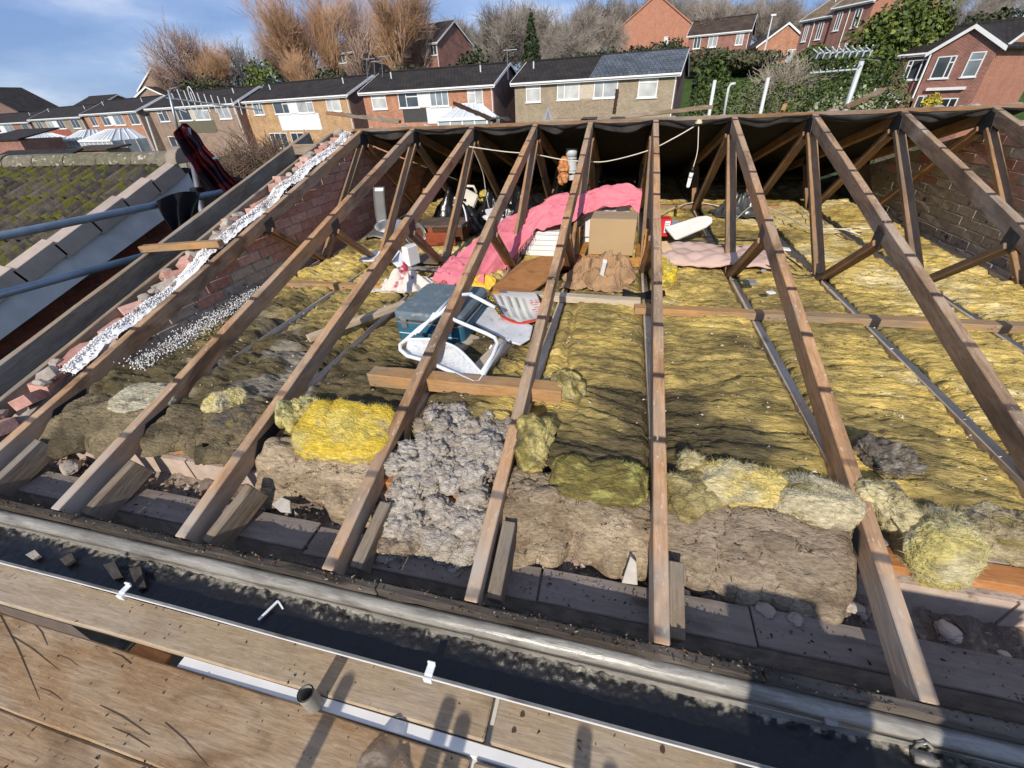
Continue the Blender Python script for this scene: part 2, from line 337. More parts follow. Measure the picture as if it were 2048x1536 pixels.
# blocks and offcuts nailed beside the rafter feet
m_off = wood('offcut_wood', (.3, .235, .17), (.16, .12, .08), samt=.4, weather=(.27, .24, .2))
for k, (x, y0, y1, dx, dz, lab) in enumerate([(-2.335, -3.85, -3.62, .04, .0, 'weathered block nailed beside the foot of the second truss'), (-1.7, -3.86, -3.64, .05, .01, 'weathered block nailed beside the foot of the third truss'),
        (-1.085, -3.83, -3.6, .02, -.01, 'weathered block nailed beside the foot of the fourth truss'), (-.572, -3.84, -3.6, 0, .005, 'weathered block nailed beside the foot of the fifth truss'), (.0, -3.83, -3.62, 0, -.02, 'weathered block nailed beside the foot of the middle truss'),
        (-2.93, -3.84, -3.6, .03, 0, 'weathered block nailed beside the foot of the leftmost truss')]):
    tag(timber('timber_block', (x, y0, RL(y0)-.11+dz), (x+dx, y1, RL(y1)-.09+dz), .046, .1, m_off), lab, 'timber block', 'blocks at the rafter feet')

# binders and loose timbers
tag(timber('binder', (-.14, -1.93, .055), (2.56, -1.87, .055), .07, .046, m_new), 'long reddish timber laid across the joists on the right', 'timber', None)
tag(timber('binder', (-2.9, -1.84, .055), (-1.9, -1.79, .055), .06, .046, m_new), 'reddish timber across the joists below the white printed bag', 'timber')
tag(timber('binder', (-.98, -1.8, .055), (-.1, -1.82, .055), .07, .046, m_chord), 'grey timber across the joists below the brown cloth heap', 'timber')
tag(timber('binder', (-1.44, -2.985, .075), (-.47, -2.965, .075), .085, .07, m_new, rough=.001), 'thick short timber with orange front edge above the grey wool', 'timber')
tag(timber('loose_plank', (-.83, -2.35, .05), (-.96, -3.0, .05), .1, .03, m_chord), 'flat brown plank lying under the white folding chair', 'plank')
tag(timber('loose_plank', (-1.06, -2.45, .045), (-1.27, -2.98, .045), .07, .03, m_chord), 'narrow plank left of the flat one under the folding chair', 'plank')
tag(timber('loose_plank', (-2.0, -2.72, .1), (-1.62, -2.2, .12), .05, .035, m_chord), 'grimy stick lying on dark wool left of the suitcase', 'plank')
tag(timber('loose_plank', (-1.12, 1.15, .06), (1.5, 1.15, .06), .07, .04, m_web), 'red-brown binder across the joists at the back of the loft', 'timber')

# ridge: batten, debris
m_ridge = wood('ridge_wood', (.33, .2, .11), (.17, .09, .045), samt=.4, weather=(.3, .25, .2))
tag(timber('ridge_batten', (-3.1, .045, H-.002), (2.9, .045, H-.002), .05, .03, m_ridge), 'long brown batten nailed along the ridge of the trusses', 'batten')
tag(timber('ridge_batten', (-3.05, .12, H-.02), (2.9, .12, H-.02), .04, .025, m_ridge), 'second batten just behind the ridge line', 'batten')
# roofing felt under the far slope
xs = np.linspace(-3.15, 2.62, 150); ys = np.linspace(.0, 3.7, 60); X, Y = np.meshgrid(xs, ys)
dist = np.min(np.abs(X[..., None]-np.array(XT)), -1)
Z = H-.012-T*Y-np.clip(dist/.3, 0, 1)**1.3*(.035+.02*fbm(X*3, Y*2, o=2))*np.clip(1-Y/4, .3, 1)-np.exp(-Y/.05)*.0
m_felt = plain('felt_black', (.012, .011, .011), .85, spec=.25, var=.4, scale=6, bump=.4, bscale=40)
fl = put('roofing_felt', gridmesh('roofing_felt', np.stack([X, Y, Z], -1)), m_felt)
md = fl.modifiers.new('s', 'SOLIDIFY'); md.thickness = .012; md.offset = 1
tag(fl, 'black roofing felt sagging under the far roof slope', 'roofing felt')
# strips of felt folded down at the ridge
m_felt2 = plain('felt_dusty', (.05, .046, .043), .9, var=.45, scale=9, bump=.5, bscale=30)
for k, (a, b_) in enumerate(zip(XT[:-1], XT[1:])):
    u = np.linspace(0, 1, 24); v = np.linspace(0, 1, 6); U, V = np.meshgrid(u, v)
    Xf = a+.03+(b_-a-.06)*U
    Zf = H-.02-V*(.025+.06*np.sin(math.pi*U)*(.5+.5*vn(U*3, k, s=k)))
    Yf = .012+.03*V*np.sin(U*9+k)*.4+V*.03
    o = put('felt_flap', gridmesh('felt_flap', np.stack([Xf, Yf, Zf], -1)), m_felt2, fl)
    md = o.modifiers.new('s', 'SOLIDIFY'); md.thickness = .002

# ------------------------------------------------------------------ brick walls
def brickmesh(l=.215, d=.1, h=.065, s=0, chip=.004):
    bm = bmesh.new(); bmesh.ops.create_cube(bm, size=1); bmesh.ops.scale(bm, vec=(l, d, h), verts=bm.verts)
    bmesh.ops.bevel(bm, geom=bm.edges[:], offset=.0025, segments=1, affect='EDGES')
    rs = np.random.RandomState(s)
    for v in bm.verts: v.co += Vector(rs.normal(0, chip*.4, 3))
    me = bpy.data.meshes.new('brick'); bm.to_mesh(me); bm.free(); return me
m_brick = multi('loft_brick', [(.46, .235, .185), (.5, .27, .21), (.42, .215, .17), (.52, .31, .25), (.45, .255, .21), (.55, .35, .29)], speck=((.42, .36, .32), 14, .62), var=.25)
m_greyb = multi('grey_brick', [(.4, .35, .295), (.45, .39, .325), (.36, .32, .275), (.42, .36, .29)], var=.25, speck=((.1, .09, .08), 12, .62))
m_mort = plain('mortar', (.36, .31, .265), .95, var=.35, scale=14, bump=.8, bscale=50)
bms = [brickmesh(s=k) for k in range(5)]; gms = [brickmesh(s=20+k) for k in range(4)]
for me in bms: me.materials.append(m_brick)
for me in gms: me.materials.append(m_greyb)
def brick_wall(wall, X0, y0, y1, z0, top, greyf, facing, seed, maxn=300):
    rs = random.Random(seed); cand = []; row = 0; z = z0
    while z < 1.0:
        y = y0-(.1125 if row % 2 else 0)
        while y < y1:
            yc, zc = y+.1075, z+.0325
            if zc+.03 < top(yc+.1) and zc+.03 < top(yc-.1): cand.append((yc, zc, row))
            y += .225
        z += .075; row += 1
    cand.sort(key=lambda c: (Vector((X0, c[0], c[1]))-CAM).length)
    for yc, zc, row in cand[:maxn]:
        me = rs.choice(gms if greyf(yc, zc, rs) else bms)
        o = bpy.data.objects.new('brick', me); COL.objects.link(o); o.parent = wall
        o.location = (X0+facing*(-.0475+rs.uniform(-.0015, .0015)), yc, zc); o.rotation_euler = (rs.uniform(-.008, .008), rs.uniform(-.01, .01), math.pi/2+rs.uniform(-.004, .004)+(math.pi if rs.random() < .5 else 0))
def wall_core(wall, X0, th, top, y0, y1, zb=-.25):
    n = 40; poly = [(y0, zb)]+[(y0+(y1-y0)*k/n, top(y0+(y1-y0)*k/n)) for k in range(n+1)]+[(y1, zb)]
    MB().prism(poly, 0, X0, X0+th).build('mortar_core', m_mort, wall)
gl = thing('gable_wall', 'inside of the left brick gable wall under the leftmost truss', 'brick wall', (0, 0, 0))
topL = lambda y: RL(y)-.07
wall_core(gl, -3.162, .1, lambda y: topL(y)-.02, -3.4, 3.4)
brick_wall(gl, -3.058, -3.35, 2.2, -.06, topL, lambda y, z, rs: z < .12+.08*math.sin(y*2.3)+rs.uniform(-.12, .12) and y < -.9, 1, 3)
gr = thing('gable_wall', 'brick wall closing the loft on the right hand side', 'brick wall')
wall_core(gr, 2.5615, .1, lambda y: topL(y)-.02, -3.4, 3.4)
brick_wall(gr, 2.56, -2.4, 3.0, -.06, topL, lambda y, z, rs: z < .42+rs.uniform(-.1, .1) or rs.random() < .35, -1, 5)
# outer leaf of the left gable: ragged top courses
go = thing('outer_gable_leaf', 'ragged outer brick leaf of the left gable, mortar and broken bricks on top', 'brick wall')
wall_core(go, -3.32, .1, lambda y: RL(y)-.1+.015*math.sin(y*9), -3.7, 3.4)
rs = random.Random(11)
y = -3.62; k = 0
while y < .05:
    me = rs.choice(bms+gms[:1]); o = bpy.data.objects.new('broken_brick', me); COL.objects.link(o); o.parent = go
    sc = rs.uniform(.55, 1.0); o.scale = (sc, rs.uniform(.85, 1.05), rs.uniform(.8, 1.1))
    o.location = (-3.265+rs.uniform(-.02, .02), y, RL(y)-.075+rs.uniform(-.012, .028)); o.rotation_euler = (rs.uniform(-.35, .35), rs.uniform(-.3, .3), math.pi/2+rs.uniform(-.5, .5))
    y += .215*sc*rs.uniform(.7, 1.3); k += 1
def rock(name, size, mat, loc, seed, parent=None, sub=2, flat=(1, 1, .6), rot=None, amp=.3):
    bm = bmesh.new(); bmesh.ops.create_icosphere(bm, subdivisions=sub, radius=1)
    V = np.array([v.co for v in bm.verts]); d = 1+amp*fbm(V[:, 0]*1.3+seed*3.1, V[:, 1]*1.3, V[:, 2]*1.3, o=3, s=seed)
    q = np.sign(V)*np.abs(V)**.75
    for v, k, p in zip(bm.verts, d, q): v.co = Vector(p*k*size)
    for v in bm.verts: v.co = Vector((v.co.x*flat[0], v.co.y*flat[1], v.co.z*flat[2]))
    me = bpy.data.meshes.new(name); bm.to_mesh(me); bm.free()
    o = put(name, me, mat, parent); o.location = loc; o.rotation_euler = rot or (rs.uniform(-.4, .4), rs.uniform(-.4, .4), rs.uniform(0, 6)); return o
m_rub = multi('mortar_rubble', [(.36, .31, .26), (.42, .37, .31), (.3, .25, .21), (.36, .25, .2)], var=.25)
for k in range(26):
    y = rs.uniform(-3.65, 0.); rock('mortar_lump', rs.uniform(.025, .055), m_rub, (-3.25+rs.uniform(-.05, .03), y, RL(y)-.03+rs.uniform(-.02, .02)), k, go)

# polystyrene bead fill
m_bead = multi('polystyrene_white', [(.76, .76, .75)], rough=.7, var=.12, scale=20, speck=((.36, .32, .28), 9, .58), bump=.3)
nb = 9000; R_ = np.random.RandomState(4)
def beads(P, r):
    oct_ = np.array([(1, 0, 0), (-1, 0, 0), (0, 1, 0), (0, -1, 0), (0, 0, 1), (0, 0, -1)], float)
    F = np.array([(0, 2, 4), (2, 1, 4), (1, 3, 4), (3, 0, 4), (2, 0, 5), (1, 2, 5), (3, 1, 5), (0, 3, 5)])
    V = (P[:, None, :]+oct_[None]*r[:, None, None]).reshape(-1, 3); Q = (np.arange(len(P))[:, None, None]*6+F[None]).reshape(-1, 3); return V, Q
yb = R_.uniform(-3.25, -.02, nb); cover = np.clip(1.1+1.3*vn(yb*2.1, 3, s=5), .12, 1)
off = R_.normal(0, 1, nb)*(.024+.012*vn(yb*3.1, 7, s=12))
P = np.stack([-3.15+off, yb, H+T*yb-.004+.018*vn(yb*5, 1, s=2)-np.abs(off)*.5+R_.uniform(-.016, .014, nb)*cover-(1-cover)*.03], -1)
V, Q = beads(P, R_.uniform(.0025, .008, nb)); o = put('polystyrene_beads', fastmesh('polystyrene_beads', V, Q, smooth=True), m_bead)
stuff(tag(o, 'white polystyrene beads heaped in the gable wall cavity', 'beads'))
ys = np.linspace(-3.25, 0, 240); xs = np.linspace(-3.215, -3.09, 10); X, Y = np.meshgrid(xs, ys)
Z = H+T*Y-.015+.022*vn(Y*5, 1, s=2)-((X+3.152)/.07)**2*.02+.008*fbm(X*40, Y*40, o=2)-np.clip(-vn(Y*2.1, 3, s=5), 0, 1)*.03
o2 = put('bead_fill', gridmesh('bead_fill', np.stack([X, Y, Z], -1)), m_bead, o); stuff(o2)
P = np.stack([R_.normal(-2.86, .05, 1600), R_.uniform(-3.15, -2.0, 1600), np.zeros(1600)+.07], -1); P[:, 0] += (P[:, 1]+2.6)*-.12; P[:, 2] += R_.uniform(-.02, .035, 1600)
V, Q = beads(P, R_.uniform(.003, .006, 1600)); o = put('polystyrene_beads', fastmesh('polystyrene_beads', V, Q), m_bead)
stuff(tag(o, 'white polystyrene beads spilled on the wool below the left gable', 'beads'))

# gable ladder
m_lad = wood('ladder_wood', (.38, .29, .2), (.2, .145, .095), samt=.3, weather=(.4, .35, .29))
for x, w_, h, dz, lab in ((-3.63, .042, .13, 0., 'outermost broad rafter board of the left gable overhang'), (-3.345, .03, .1, -.01, 'narrow inner rafter of the left gable overhang beside broken bricks')):
    tag(timber('ladder_rafter', Vector((x, -3.9, RL(-3.9)+dz))-Vector((0, -T, 1)).normalized()*h/2, Vector((x, 0, H+dz))-Vector((0, -T, 1)).normalized()*h/2, w_, h, m_lad, rough=.0015), lab, 'rafter')
tag(timber('noggin', (-3.66, -2.19, RL(2.19)+.025), (-3.03, -2.1, RL(2.1)+.03), .06, .045, m_new), 'pale short timber bridging the gable overhang', 'timber')
tag(timber('noggin', (-3.62, -.3, RL(.3)-.05), (-3.33, -.3, RL(.3)-.05), .05, .09, m_lad), 'short crosspiece near the top of the gable overhang', 'timber')

# ------------------------------------------------------------------ eaves
X0E, X1E = -4.4, 3.6
m_pvc = vm = plain('white_pvc', (.78, .78, .76), .35, spec=.5, var=.08, scale=5)
m_pvcd = wood('grimy_pvc', (.44, .42, .37), (.17, .16, .14), stain=(.08, .07, .055), samt=.8, weather=(.33, .31, .27), sc=1.4); m_pvcd.node_tree.nodes['Principled BSDF'].inputs['Roughness'].default_value = .3; m_pvcd.node_tree.nodes['Principled BSDF'].inputs['Specular IOR Level'].default_value = .5
def extr(poly, x0, x1, n=60, wob=0., seed=0):
    m = MB(); k = len(poly)
    for i in range(n+1):
        x = x0+(x1-x0)*i/n; dy = wob*float(vn(x*1.1, 0, s=seed)); dz = wob*.6*float(vn(x*.9, 4, s=seed))
        m.v += [(x, p[0]+dy, p[1]+dz) for p in poly]
    for i in range(n):
        for j in range(k): m.f.append((i*k+j, i*k+(j+1) % k, (i+1)*k+(j+1) % k, (i+1)*k+j))
    m.f += [tuple(range(k)), tuple(n*k+j for j in reversed(range(k)))]; return m
def shell(line, th):
    a = [Vector((p[0], p[1])) for p in line]; b_ = []
    for i, p in enumerate(a):
        t = (a[min(i+1, len(a)-1)]-a[max(i-1, 0)]).normalized(); b_.append((p.x-t.y*th, p.y+t.x*th))
    return [tuple(p) for p in a]+list(reversed(b_))
gt = thing('gutter', 'white plastic gutter along the eaves filled with black sludge', 'gutter')
half = [(-4.035+.064*math.cos(a), -.165+.06*math.sin(a)) for a in [math.pi+math.pi*k/12 for k in range(13)]]
line = [(-4.1025, -.15), (-4.1025, -.146), (-4.099, -.146)]+half[0:]+[(-3.971, -.15)]
extr(shell(line, .0025), X0E, X1E, 80, .004, 3).build('channel', m_pvcd, gt, smooth=False)
extr([(-4.106, -.152), (-4.0975, -.152), (-4.0975, -.1455), (-4.106, -.1455)], X0E, X1E, 80, .004, 3).build('front_lip', m_pvc, gt)
def clip_(x):
    b = thing if False else None
    m = MB(); m.bb(x-.013, x+.013, -4.112, -4.095, -.165, -.1435); m.bb(x-.012, x+.012, -4.099, -4.07, -.1445, -.14); m.bb(x-.012, x+.012, -4.074, -4.068, -.14, -.128)
    return m.build('gutter_clip', m_pvc, gt, bevel=.0015)
for x in (-1.838, -.698, 1.15): clip_(x)
for x in (-1.99, -.62, .36): MB().bb(x-.016, x+.016, -3.978, -3.945, -.147, -.1385).bb(x-.014, x+.014, -3.981, -3.975, -.16, -.14).build('union_bracket', m_pvcd, gt, bevel=.001)
# back trim: curved white over-fascia strip with grime
tr = extr(shell([(-3.966, -.15), (-3.9655, -.135), (-3.960, -.126), (-3.952, -.121), (-3.943, -.119), (-3.934, -.121), (-3.931, -.128)], .003), X0E, X1E, 80, .003, 8).build('eaves_trim', m_pvcd, smooth=True)
tag(tr, 'grimy white plastic trim between the gutter and the rafter feet', 'trim')
fb = MB().bb(X0E, X1E, -3.962, -3.936, -.4, -.153).build('fascia_board', m_pvc); tag(fb, 'white fascia board behind the gutter', 'fascia')
m_tar = wood('tarred_wood', (.1, .085, .07), (.03, .026, .022), samt=.6, weather=(.17, .145, .12))
tb = []
x = X0E
for k, x1 in enumerate((-2.2, -.95, .2, 1.7, X1E)):
    tag(timber('tilt_batten', (x+.004, -3.9165, -.112), (x1, -3.9165, -.114+.006*math.sin(k*3)), .027, .05, m_tar, rough=.0022), ['tarred eaves batten at the far left above the gutter', 'tarred eaves batten in front of the second and third trusses', 'tarred eaves batten in front of the fourth and fifth trusses', 'tarred eaves batten right of the middle truss', 'tarred eaves batten at the far right'][k], 'batten', 'battens along the eaves'); x = x1
# sludge in the gutter
xs = np.linspace(X0E+.02, X1E-.02, 1400); ys = np.linspace(-4.097, -3.972, 26); X, Y = np.meshgrid(xs, ys); U = (Y+4.035)/.06
moss = np.clip(fbm(X*3, Y*10, o=3, s=31)*.7+U*.9-.42, 0, 1)
Z = -.182+.01*moss+moss*.012*np.clip(fbm(X*90, Y*90, o=4, s=33)+.35, 0, 2)+.003*np.clip(fbm(X*50, Y*50, o=3, s=34), 0, 1)+.0012*fbm(X*30, Y*30, o=2)
c = np.zeros(X.shape+(3,)); base = np.array((.006, .0065, .008)); mo = np.array((.024, .02, .015)); wl = np.array((.22, .2, .155))
f1 = moss[..., None]; f2 = (np.clip((U-.8)*5+fbm(X*60, Y*60, o=3, s=40)*1.5-.1, 0, 1)*np.clip(U*3-1.2, 0, 1))[..., None]
c = base*(1-f1)+mo*f1; c = c*(1-f2)+wl*f2
m_sl = vcol('sludge', rough=.42, amt=.5, scale=90, bump=.35, bscale=130, dist=.004, spec=.4)
o = put('gutter_sludge', gridmesh('gutter_sludge', np.stack([X, Y, Z], -1), c), m_sl); stuff(tag(o, 'black wet sludge and moss lying in the gutter', 'sludge'))
m_debris = wood('wet_debris', (.1, .09, .08), (.035, .03, .026), samt=.4)
for k, (px, py, l, w_, a, lab, mat) in enumerate([(230, 1140, .1, .028, .35, 'dark wet wood splinter in the gutter at left', m_debris), (280, 1155, .12, .03, .5, 'longer dark slate sliver in the gutter at left', m_debris), (140, 1118, .05, .035, .2, 'dark slate chip in the gutter at far left', m_debris), (70, 1110, .05, .025, .1, 'pale tile chip in the gutter at far left', m_rub)]):
    p = atz(px, py, -.165); q = MB().prism([(-l/2, -w_/2), (l*.4, -w_*.6), (l/2, w_*.2), (-l*.3, w_/2)], 2, -.006, .008).build('gutter_chip', mat); q.location = p; q.rotation_euler = (.1, .15, -a); tag(q, lab, 'chip')
a, b_, c_ = atz(517, 1240, -.17), atz(556, 1202, -.168), atz(566, 1218, -.172)
tag(MB().beam(a, b_, .008, .004).beam(b_, c_, .005, .003).build('plastic_clip', m_pvc), 'white bent plastic strip lying in the gutter sludge', 'plastic strip')
a = atz(1838, 1500, -.165)
q = thing('gutter_bracket', 'dirty looped bracket standing in the gutter at lower right', 'bracket', a)
MB().tube([(-.012, 0, .0), (-.014, .0, .03), (0, .004, .04), (.014, 0, .03), (.016, 0, 0)], .004, 6).bb(-.02, .02, -.03, -.004, -.005, .012).build('bracket_body', m_pvcd, q, smooth=True)

# soffit, outer leaf, boards over the cavity, rubble, inner leaf
m_sof = multi('speckled_soffit', [(.4, .41, .43)], var=.3, scale=30, speck=((.06, .055, .05), 60, .5), rough=.7)
tag(MB().bb(X0E, 2.65, -3.935, -3.785, -.345, -.335).build('soffit', m_sof), 'speckled pale soffit board seen down behind the fascia', 'soffit')
ol = thing('outer_wall', 'outer brick leaf of the eaves wall under the grey boards', 'brick wall')
MB().bb(-3.3, 2.65, -3.78, -3.675, -1.6, -.232).build('wall_body', m_mort, ol)
m_strip = wood('closer_board', (.26, .22, .19), (.17, .14, .12), stain=(.12, .1, .085), samt=.3, weather=(.27, .235, .21), sc=.6)
xx = [-3.3, -2.42, -1.36, -.44, .245, 1.6, 2.64]
stl = ['grey board on the eaves wall at far left', 'grey board on the eaves wall between second and fourth trusses', 'grey board on the eaves wall between fourth and fifth trusses', 'grey board on the eaves wall left of the middle truss', 'long grey board on the eaves wall right of the middle truss', 'grey board on the eaves wall at far right']
for k in range(6):
    dy = (.0, .012, -.008, .004, .01, .0)[k]
    tag(timber('closer_board', (xx[k]+.004, -3.735+dy, -.208-.003*(k % 2)), (xx[k+1]-.003, -3.735+dy*.3, -.206+.003*(k % 2)), .125, .016, m_strip, rough=.0008), stl[k], 'board', 'boards along the eaves wall')
xs = np.linspace(-3.3, 2.6, 900); ys = np.linspace(-3.69, -3.53, 26); X, Y = np.meshgrid(xs, ys)
Z = -.262+.03*fbm(X*7, Y*7, o=4, s=51)+.05*np.clip((Y+3.64)/.1, 0, 1)+.014*np.clip(billow(X*22, Y*22, o=3, s=55)-.2, 0, 2)
f = np.clip(.5+.6*fbm(X*12, Y*12, o=3, s=57), 0, 1)[..., None]; c = np.array((.15, .115, .09))*(1-f)+np.array((.3, .235, .185))*f
m_dirt = vcol('cavity_dirt', amt=.35, scale=50, bump=.8, bscale=110, dist=.006)
stuff(tag(put('cavity_rubble', gridmesh('cavity_rubble', np.stack([X, Y, Z], -1), c), m_dirt), 'dusty mortar rubble filling the eaves wall cavity', 'rubble'))
iw = thing('inner_wall', 'pinkish block inner leaf of the eaves wall below the wool', 'block wall')
MB().bb(-3.05, 2.56, -3.536, -3.44, -1.6, -.105).build('wall_body', m_mort, iw)
m_blk = multi('pink_block', [(.47, .37, .3), (.5, .4, .33), (.44, .345, .285)], var=.16, scale=16, speck=((.25, .19, .15), 20, .64))
x = -3.02; k = 0
while x < 2.5:
    me = brickmesh(.436, .03, .2, 60+k, .003); o = put('block', me, m_blk, iw); o.location = (x+.22, -3.537+.003*math.sin(k*5), -.206); x += .446; k += 1
m_wp = wood('wall_plate_wood', (.52, .25, .1), (.36, .15, .055), samt=.25)
tag(timber('wall_plate', (-3.0, -3.482, -.085), (2.5, -3.482, -.085), .075, .04, m_wp), 'orange timber wall plate on the inner block wall', 'wall plate')

# stones, slate chips and lumps on the eaves wall
m_pale = multi('pale_chip', [(.42, .4, .37), (.46, .43, .39)], var=.12, rough=.8)
def chip(px, py, z, s, lab, poly, tilt=(.9, 0, 0), mat=None, th=.012):
    p = atz(px, py, z); q = MB().prism([(a*s, b*s) for a, b in poly], 2, -th/2, th/2).build('slate_chip', mat or m_pale, bevel=.002); q.location = p; q.rotation_euler = tilt; tag(q, lab, 'chip')
chip(568, 1012, -.17, .052, 'pale triangular tile chip beside the foot of the third truss', [(-1, -.3), (-.7, .5), (.2, .55), (1, -.2), (.1, -.5)], (.25, .1, -.2))
chip(900, 1088, -.17, .035, 'pale tile chip below the grey wool heap', [(-.9, -.6), (-.7, .3), (.1, .8), (.9, -.7)], (.7, 0, .1))
chip(1258, 1140, -.13, .05, 'tall pale triangular tile chip left of the middle truss', [(-.5, -.9), (.1, 1), (.5, .6), (.55, -.95)], (1.0, -.1, .05))
m_st = multi('pink_stone', [(.42, .34, .29)], var=.15)
def stone(px, py, z, s, lab, seed, flat=(1, .7, .5), mat=None):
    tag(rock('stone', s, mat or m_st, atz(px, py, z), seed, None, 3, flat, (0, 0, seed), .22), lab, 'stone')
stone(1895, 1262, -.185, .034, 'flat pinkish stone right of the seventh truss foot', 2)
stone(1530, 1222, -.2, .028, 'rounded grey stone in the rubble right of the middle truss', 3, (1, .8, .6), m_rub)
stone(1590, 1240, -.2, .024, 'second grey stone in the rubble right of the middle truss', 4, (1, .8, .6), m_rub)
stone(1705, 1215, -.19, .03, 'angular grey stone against the seventh truss foot', 6, (1, .6, .5), m_rub)
stone(1615, 1205, -.19, .015, 'small pale stone in the rubble', 7, (1, .8, .7), m_pale)
stone(375, 935, -.19, .03, 'stone standing on rubble beside the second truss foot', 8, (.5, .5, 1.1), m_rub)
stone(140, 935, -.19, .04, 'big grey lump near the leftmost truss foot', 9, (1.2, .8, .6), m_rub)
stone(720, 965, -.12, .012, 'white pebble left of the fourth truss', 12, (1, 1, .7), m_pale)
for k in range(40):
    px = rs.uniform(100, 2040); x = rs.uniform(-2.95, 1.2)
    rock('mortar_lump', rs.uniform(.008, .02), m_rub, (x, rs.uniform(-3.67, -3.57), -.235+rs.uniform(0, .03)), 100+k, iw, 1)

# ------------------------------------------------------------------ scaffold outside the eaves
m_cream = wood('scaffold_cream', (.46, .365, .255), (.33, .25, .165), stain=(.24, .18, .12), samt=.45, weather=(.5, .42, .33), sc=1.4)
m_brown = wood('scaffold_brown', (.43, .29, .165), (.24, .145, .075), stain=(.11, .066, .036), samt=.6, weather=(.5, .37, .24), sc=1.5)
m_galv = plain('galvanised_tube', (.33, .36, .38), .45, .75, .5, .2, 12)
m_tubeblue = plain('painted_tube', (.2, .26, .32), .45, .35, .5, .2, 9)
BZ = -.369
def board(x0, x1, yc0, yc1, mat, lab, dz=0, w_=.225):
    o = timber('scaffold_board', (x0, yc0, BZ+dz), (x1, yc1, BZ+dz), w_, .038, mat, bevel=.005, rough=.0012); tag(o, lab, 'scaffold board', 'scaffold boards'); return o
board(-4.6, -.533, -4.071, -4.045, m_cream, 'cream scaffold board beside the gutter on the left')
board(-.513, 3.4, -4.047, -4.06, m_cream, 'cream scaffold board with round holes beside the gutter on the right')
board(-4.6, -.56, -4.303, -4.315, m_brown, 'brown scratched scaffold board nearest the gutter at lower left')
board(-.545, 3.4, -4.318, -4.33, m_cream, 'pale scaffold board end at the bottom edge')
board(-4.6, 1.2, -4.532, -4.545, m_brown, 'brown scaffold board along the bottom left corner')
board(-4.6, 1.6, -4.762, -4.775, m_brown, 'third brown scaffold board below the view', .0)
board(-4.6, 2.6, -4.992, -5.005, m_brown, 'fourth brown scaffold board below the view', .0)
tag(MB().bb(-1.6, 3.3, -4.36, -3.985, -.3975, -.3935).build('white_sheet', m_pvc), 'white plastic sheet under the scaffold boards', 'plastic sheet')
tag(MB().bb(-1.63, 3.3, -4.197, -4.163, -.386, -.3605).build('white_strip', m_pvc, bevel=.002), 'white plastic board wedged in the gap between scaffold boards', 'plastic board')
tag(timber('wood_packer', (-1.86, -4.18, -.385), (-1.70, -4.19, -.39), .05, .02, m_wp), 'orange wooden packer in the gap between scaffold boards', 'packer')
tag(MB().tube([(-1.09, -4.187, -.5), (-1.075, -4.193, -.245)], .0242, 18, caps=False).tube([(-1.075, -4.193, -.245), (-1.09, -4.187, -.5)], .0205, 18, caps=False).add([], []).build('scaffold_tube_stub', plain('grey_tube', (.32, .31, .28), .6, .3, .4, .25, 20), smooth=True, fixn=False), 'short grey scaffold tube end poking up between the boards', 'scaffold tube')
for x in (-1.95, -.75, -.3, 1.4):
    tag(MB().tube([(x, -5.1, -.423), (x, -3.98, -.423)], .0242, 12).build('transom_tube', m_galv, smooth=True), 'scaffold transom tube under the boards '+{-1.95: 'at far left', -.75: 'left of the board joint', -.3: 'right of the board joint', 1.4: 'at far right'}[x], 'scaffold tube')
# scaffold in the gap beside the neighbour
tg = 'scaffold tubes in the gap'
tag(MB().tube([(-3.85, -4.3, .70), (-3.85, -1.15, .622)], .0242, 16).build('scaffold_tube', m_tubeblue, smooth=True), 'upper blue-grey scaffold rail left of the gable, black cloth over it', 'scaffold tube', tg)
tag(MB().tube([(-3.85, -4.3, .44), (-3.85, -1.4, .29)], .0242, 16).build('scaffold_tube', m_tubeblue, smooth=True), 'lower blue-grey scaffold rail left of the gable', 'scaffold tube', tg)

m_gou = plain('gouge_dark', (.07, .04, .026), .95)
gp = thing('scratch_marks', 'dark scratches scored across the brown scaffold boards', 'scratches'); m = MB()
for (a, b_) in [((0, 1230), (80, 1400)), ((20, 1270), (125, 1345)), ((70, 1250), (95, 1290)), ((200, 1410), (300, 1470)), ((225, 1455), (300, 1495)), ((330, 1445), (420, 1535)), ((120, 1310), (165, 1338)), ((225, 1305), (262, 1328)), ((80, 1375), (125, 1400))]:
    m.tube([atz(*a, BZ+.0188), atz((a[0]*.6+b_[0]*.4)+3, (a[1]*.6+b_[1]*.4)-2, BZ+.0196), atz(*b_, BZ+.0188)], .0012, 4)
m.build('scratch', m_gou, gp)
hp = thing('bolt_holes', 'round bolt holes in the cream scaffold board at right', 'holes')
for px, py in ((1045, 1430), (1028, 1462), (1325, 1500)): MB().tube([atz(px, py, BZ+.012), atz(px, py, BZ+.0204)], .0075, 14).build('hole', m_gou, hp)

def spl(pts, n):
    t = np.linspace(0, len(pts)-1, n); P = np.array([tuple(p) for p in pts]); r = []
    for k in t:
        i = min(int(k), len(pts)-2); f = k-i; p0, p1, p2, p3 = P[max(i-1, 0)], P[i], P[i+1], P[min(i+2, len(pts)-1)]
        r.append(.5*((2*p1)+(-p0+p2)*f+(2*p0-5*p1+4*p2-p3)*f*f+(-p0+3*p1-3*p2+p3)*f**3))
    return np.array(r)

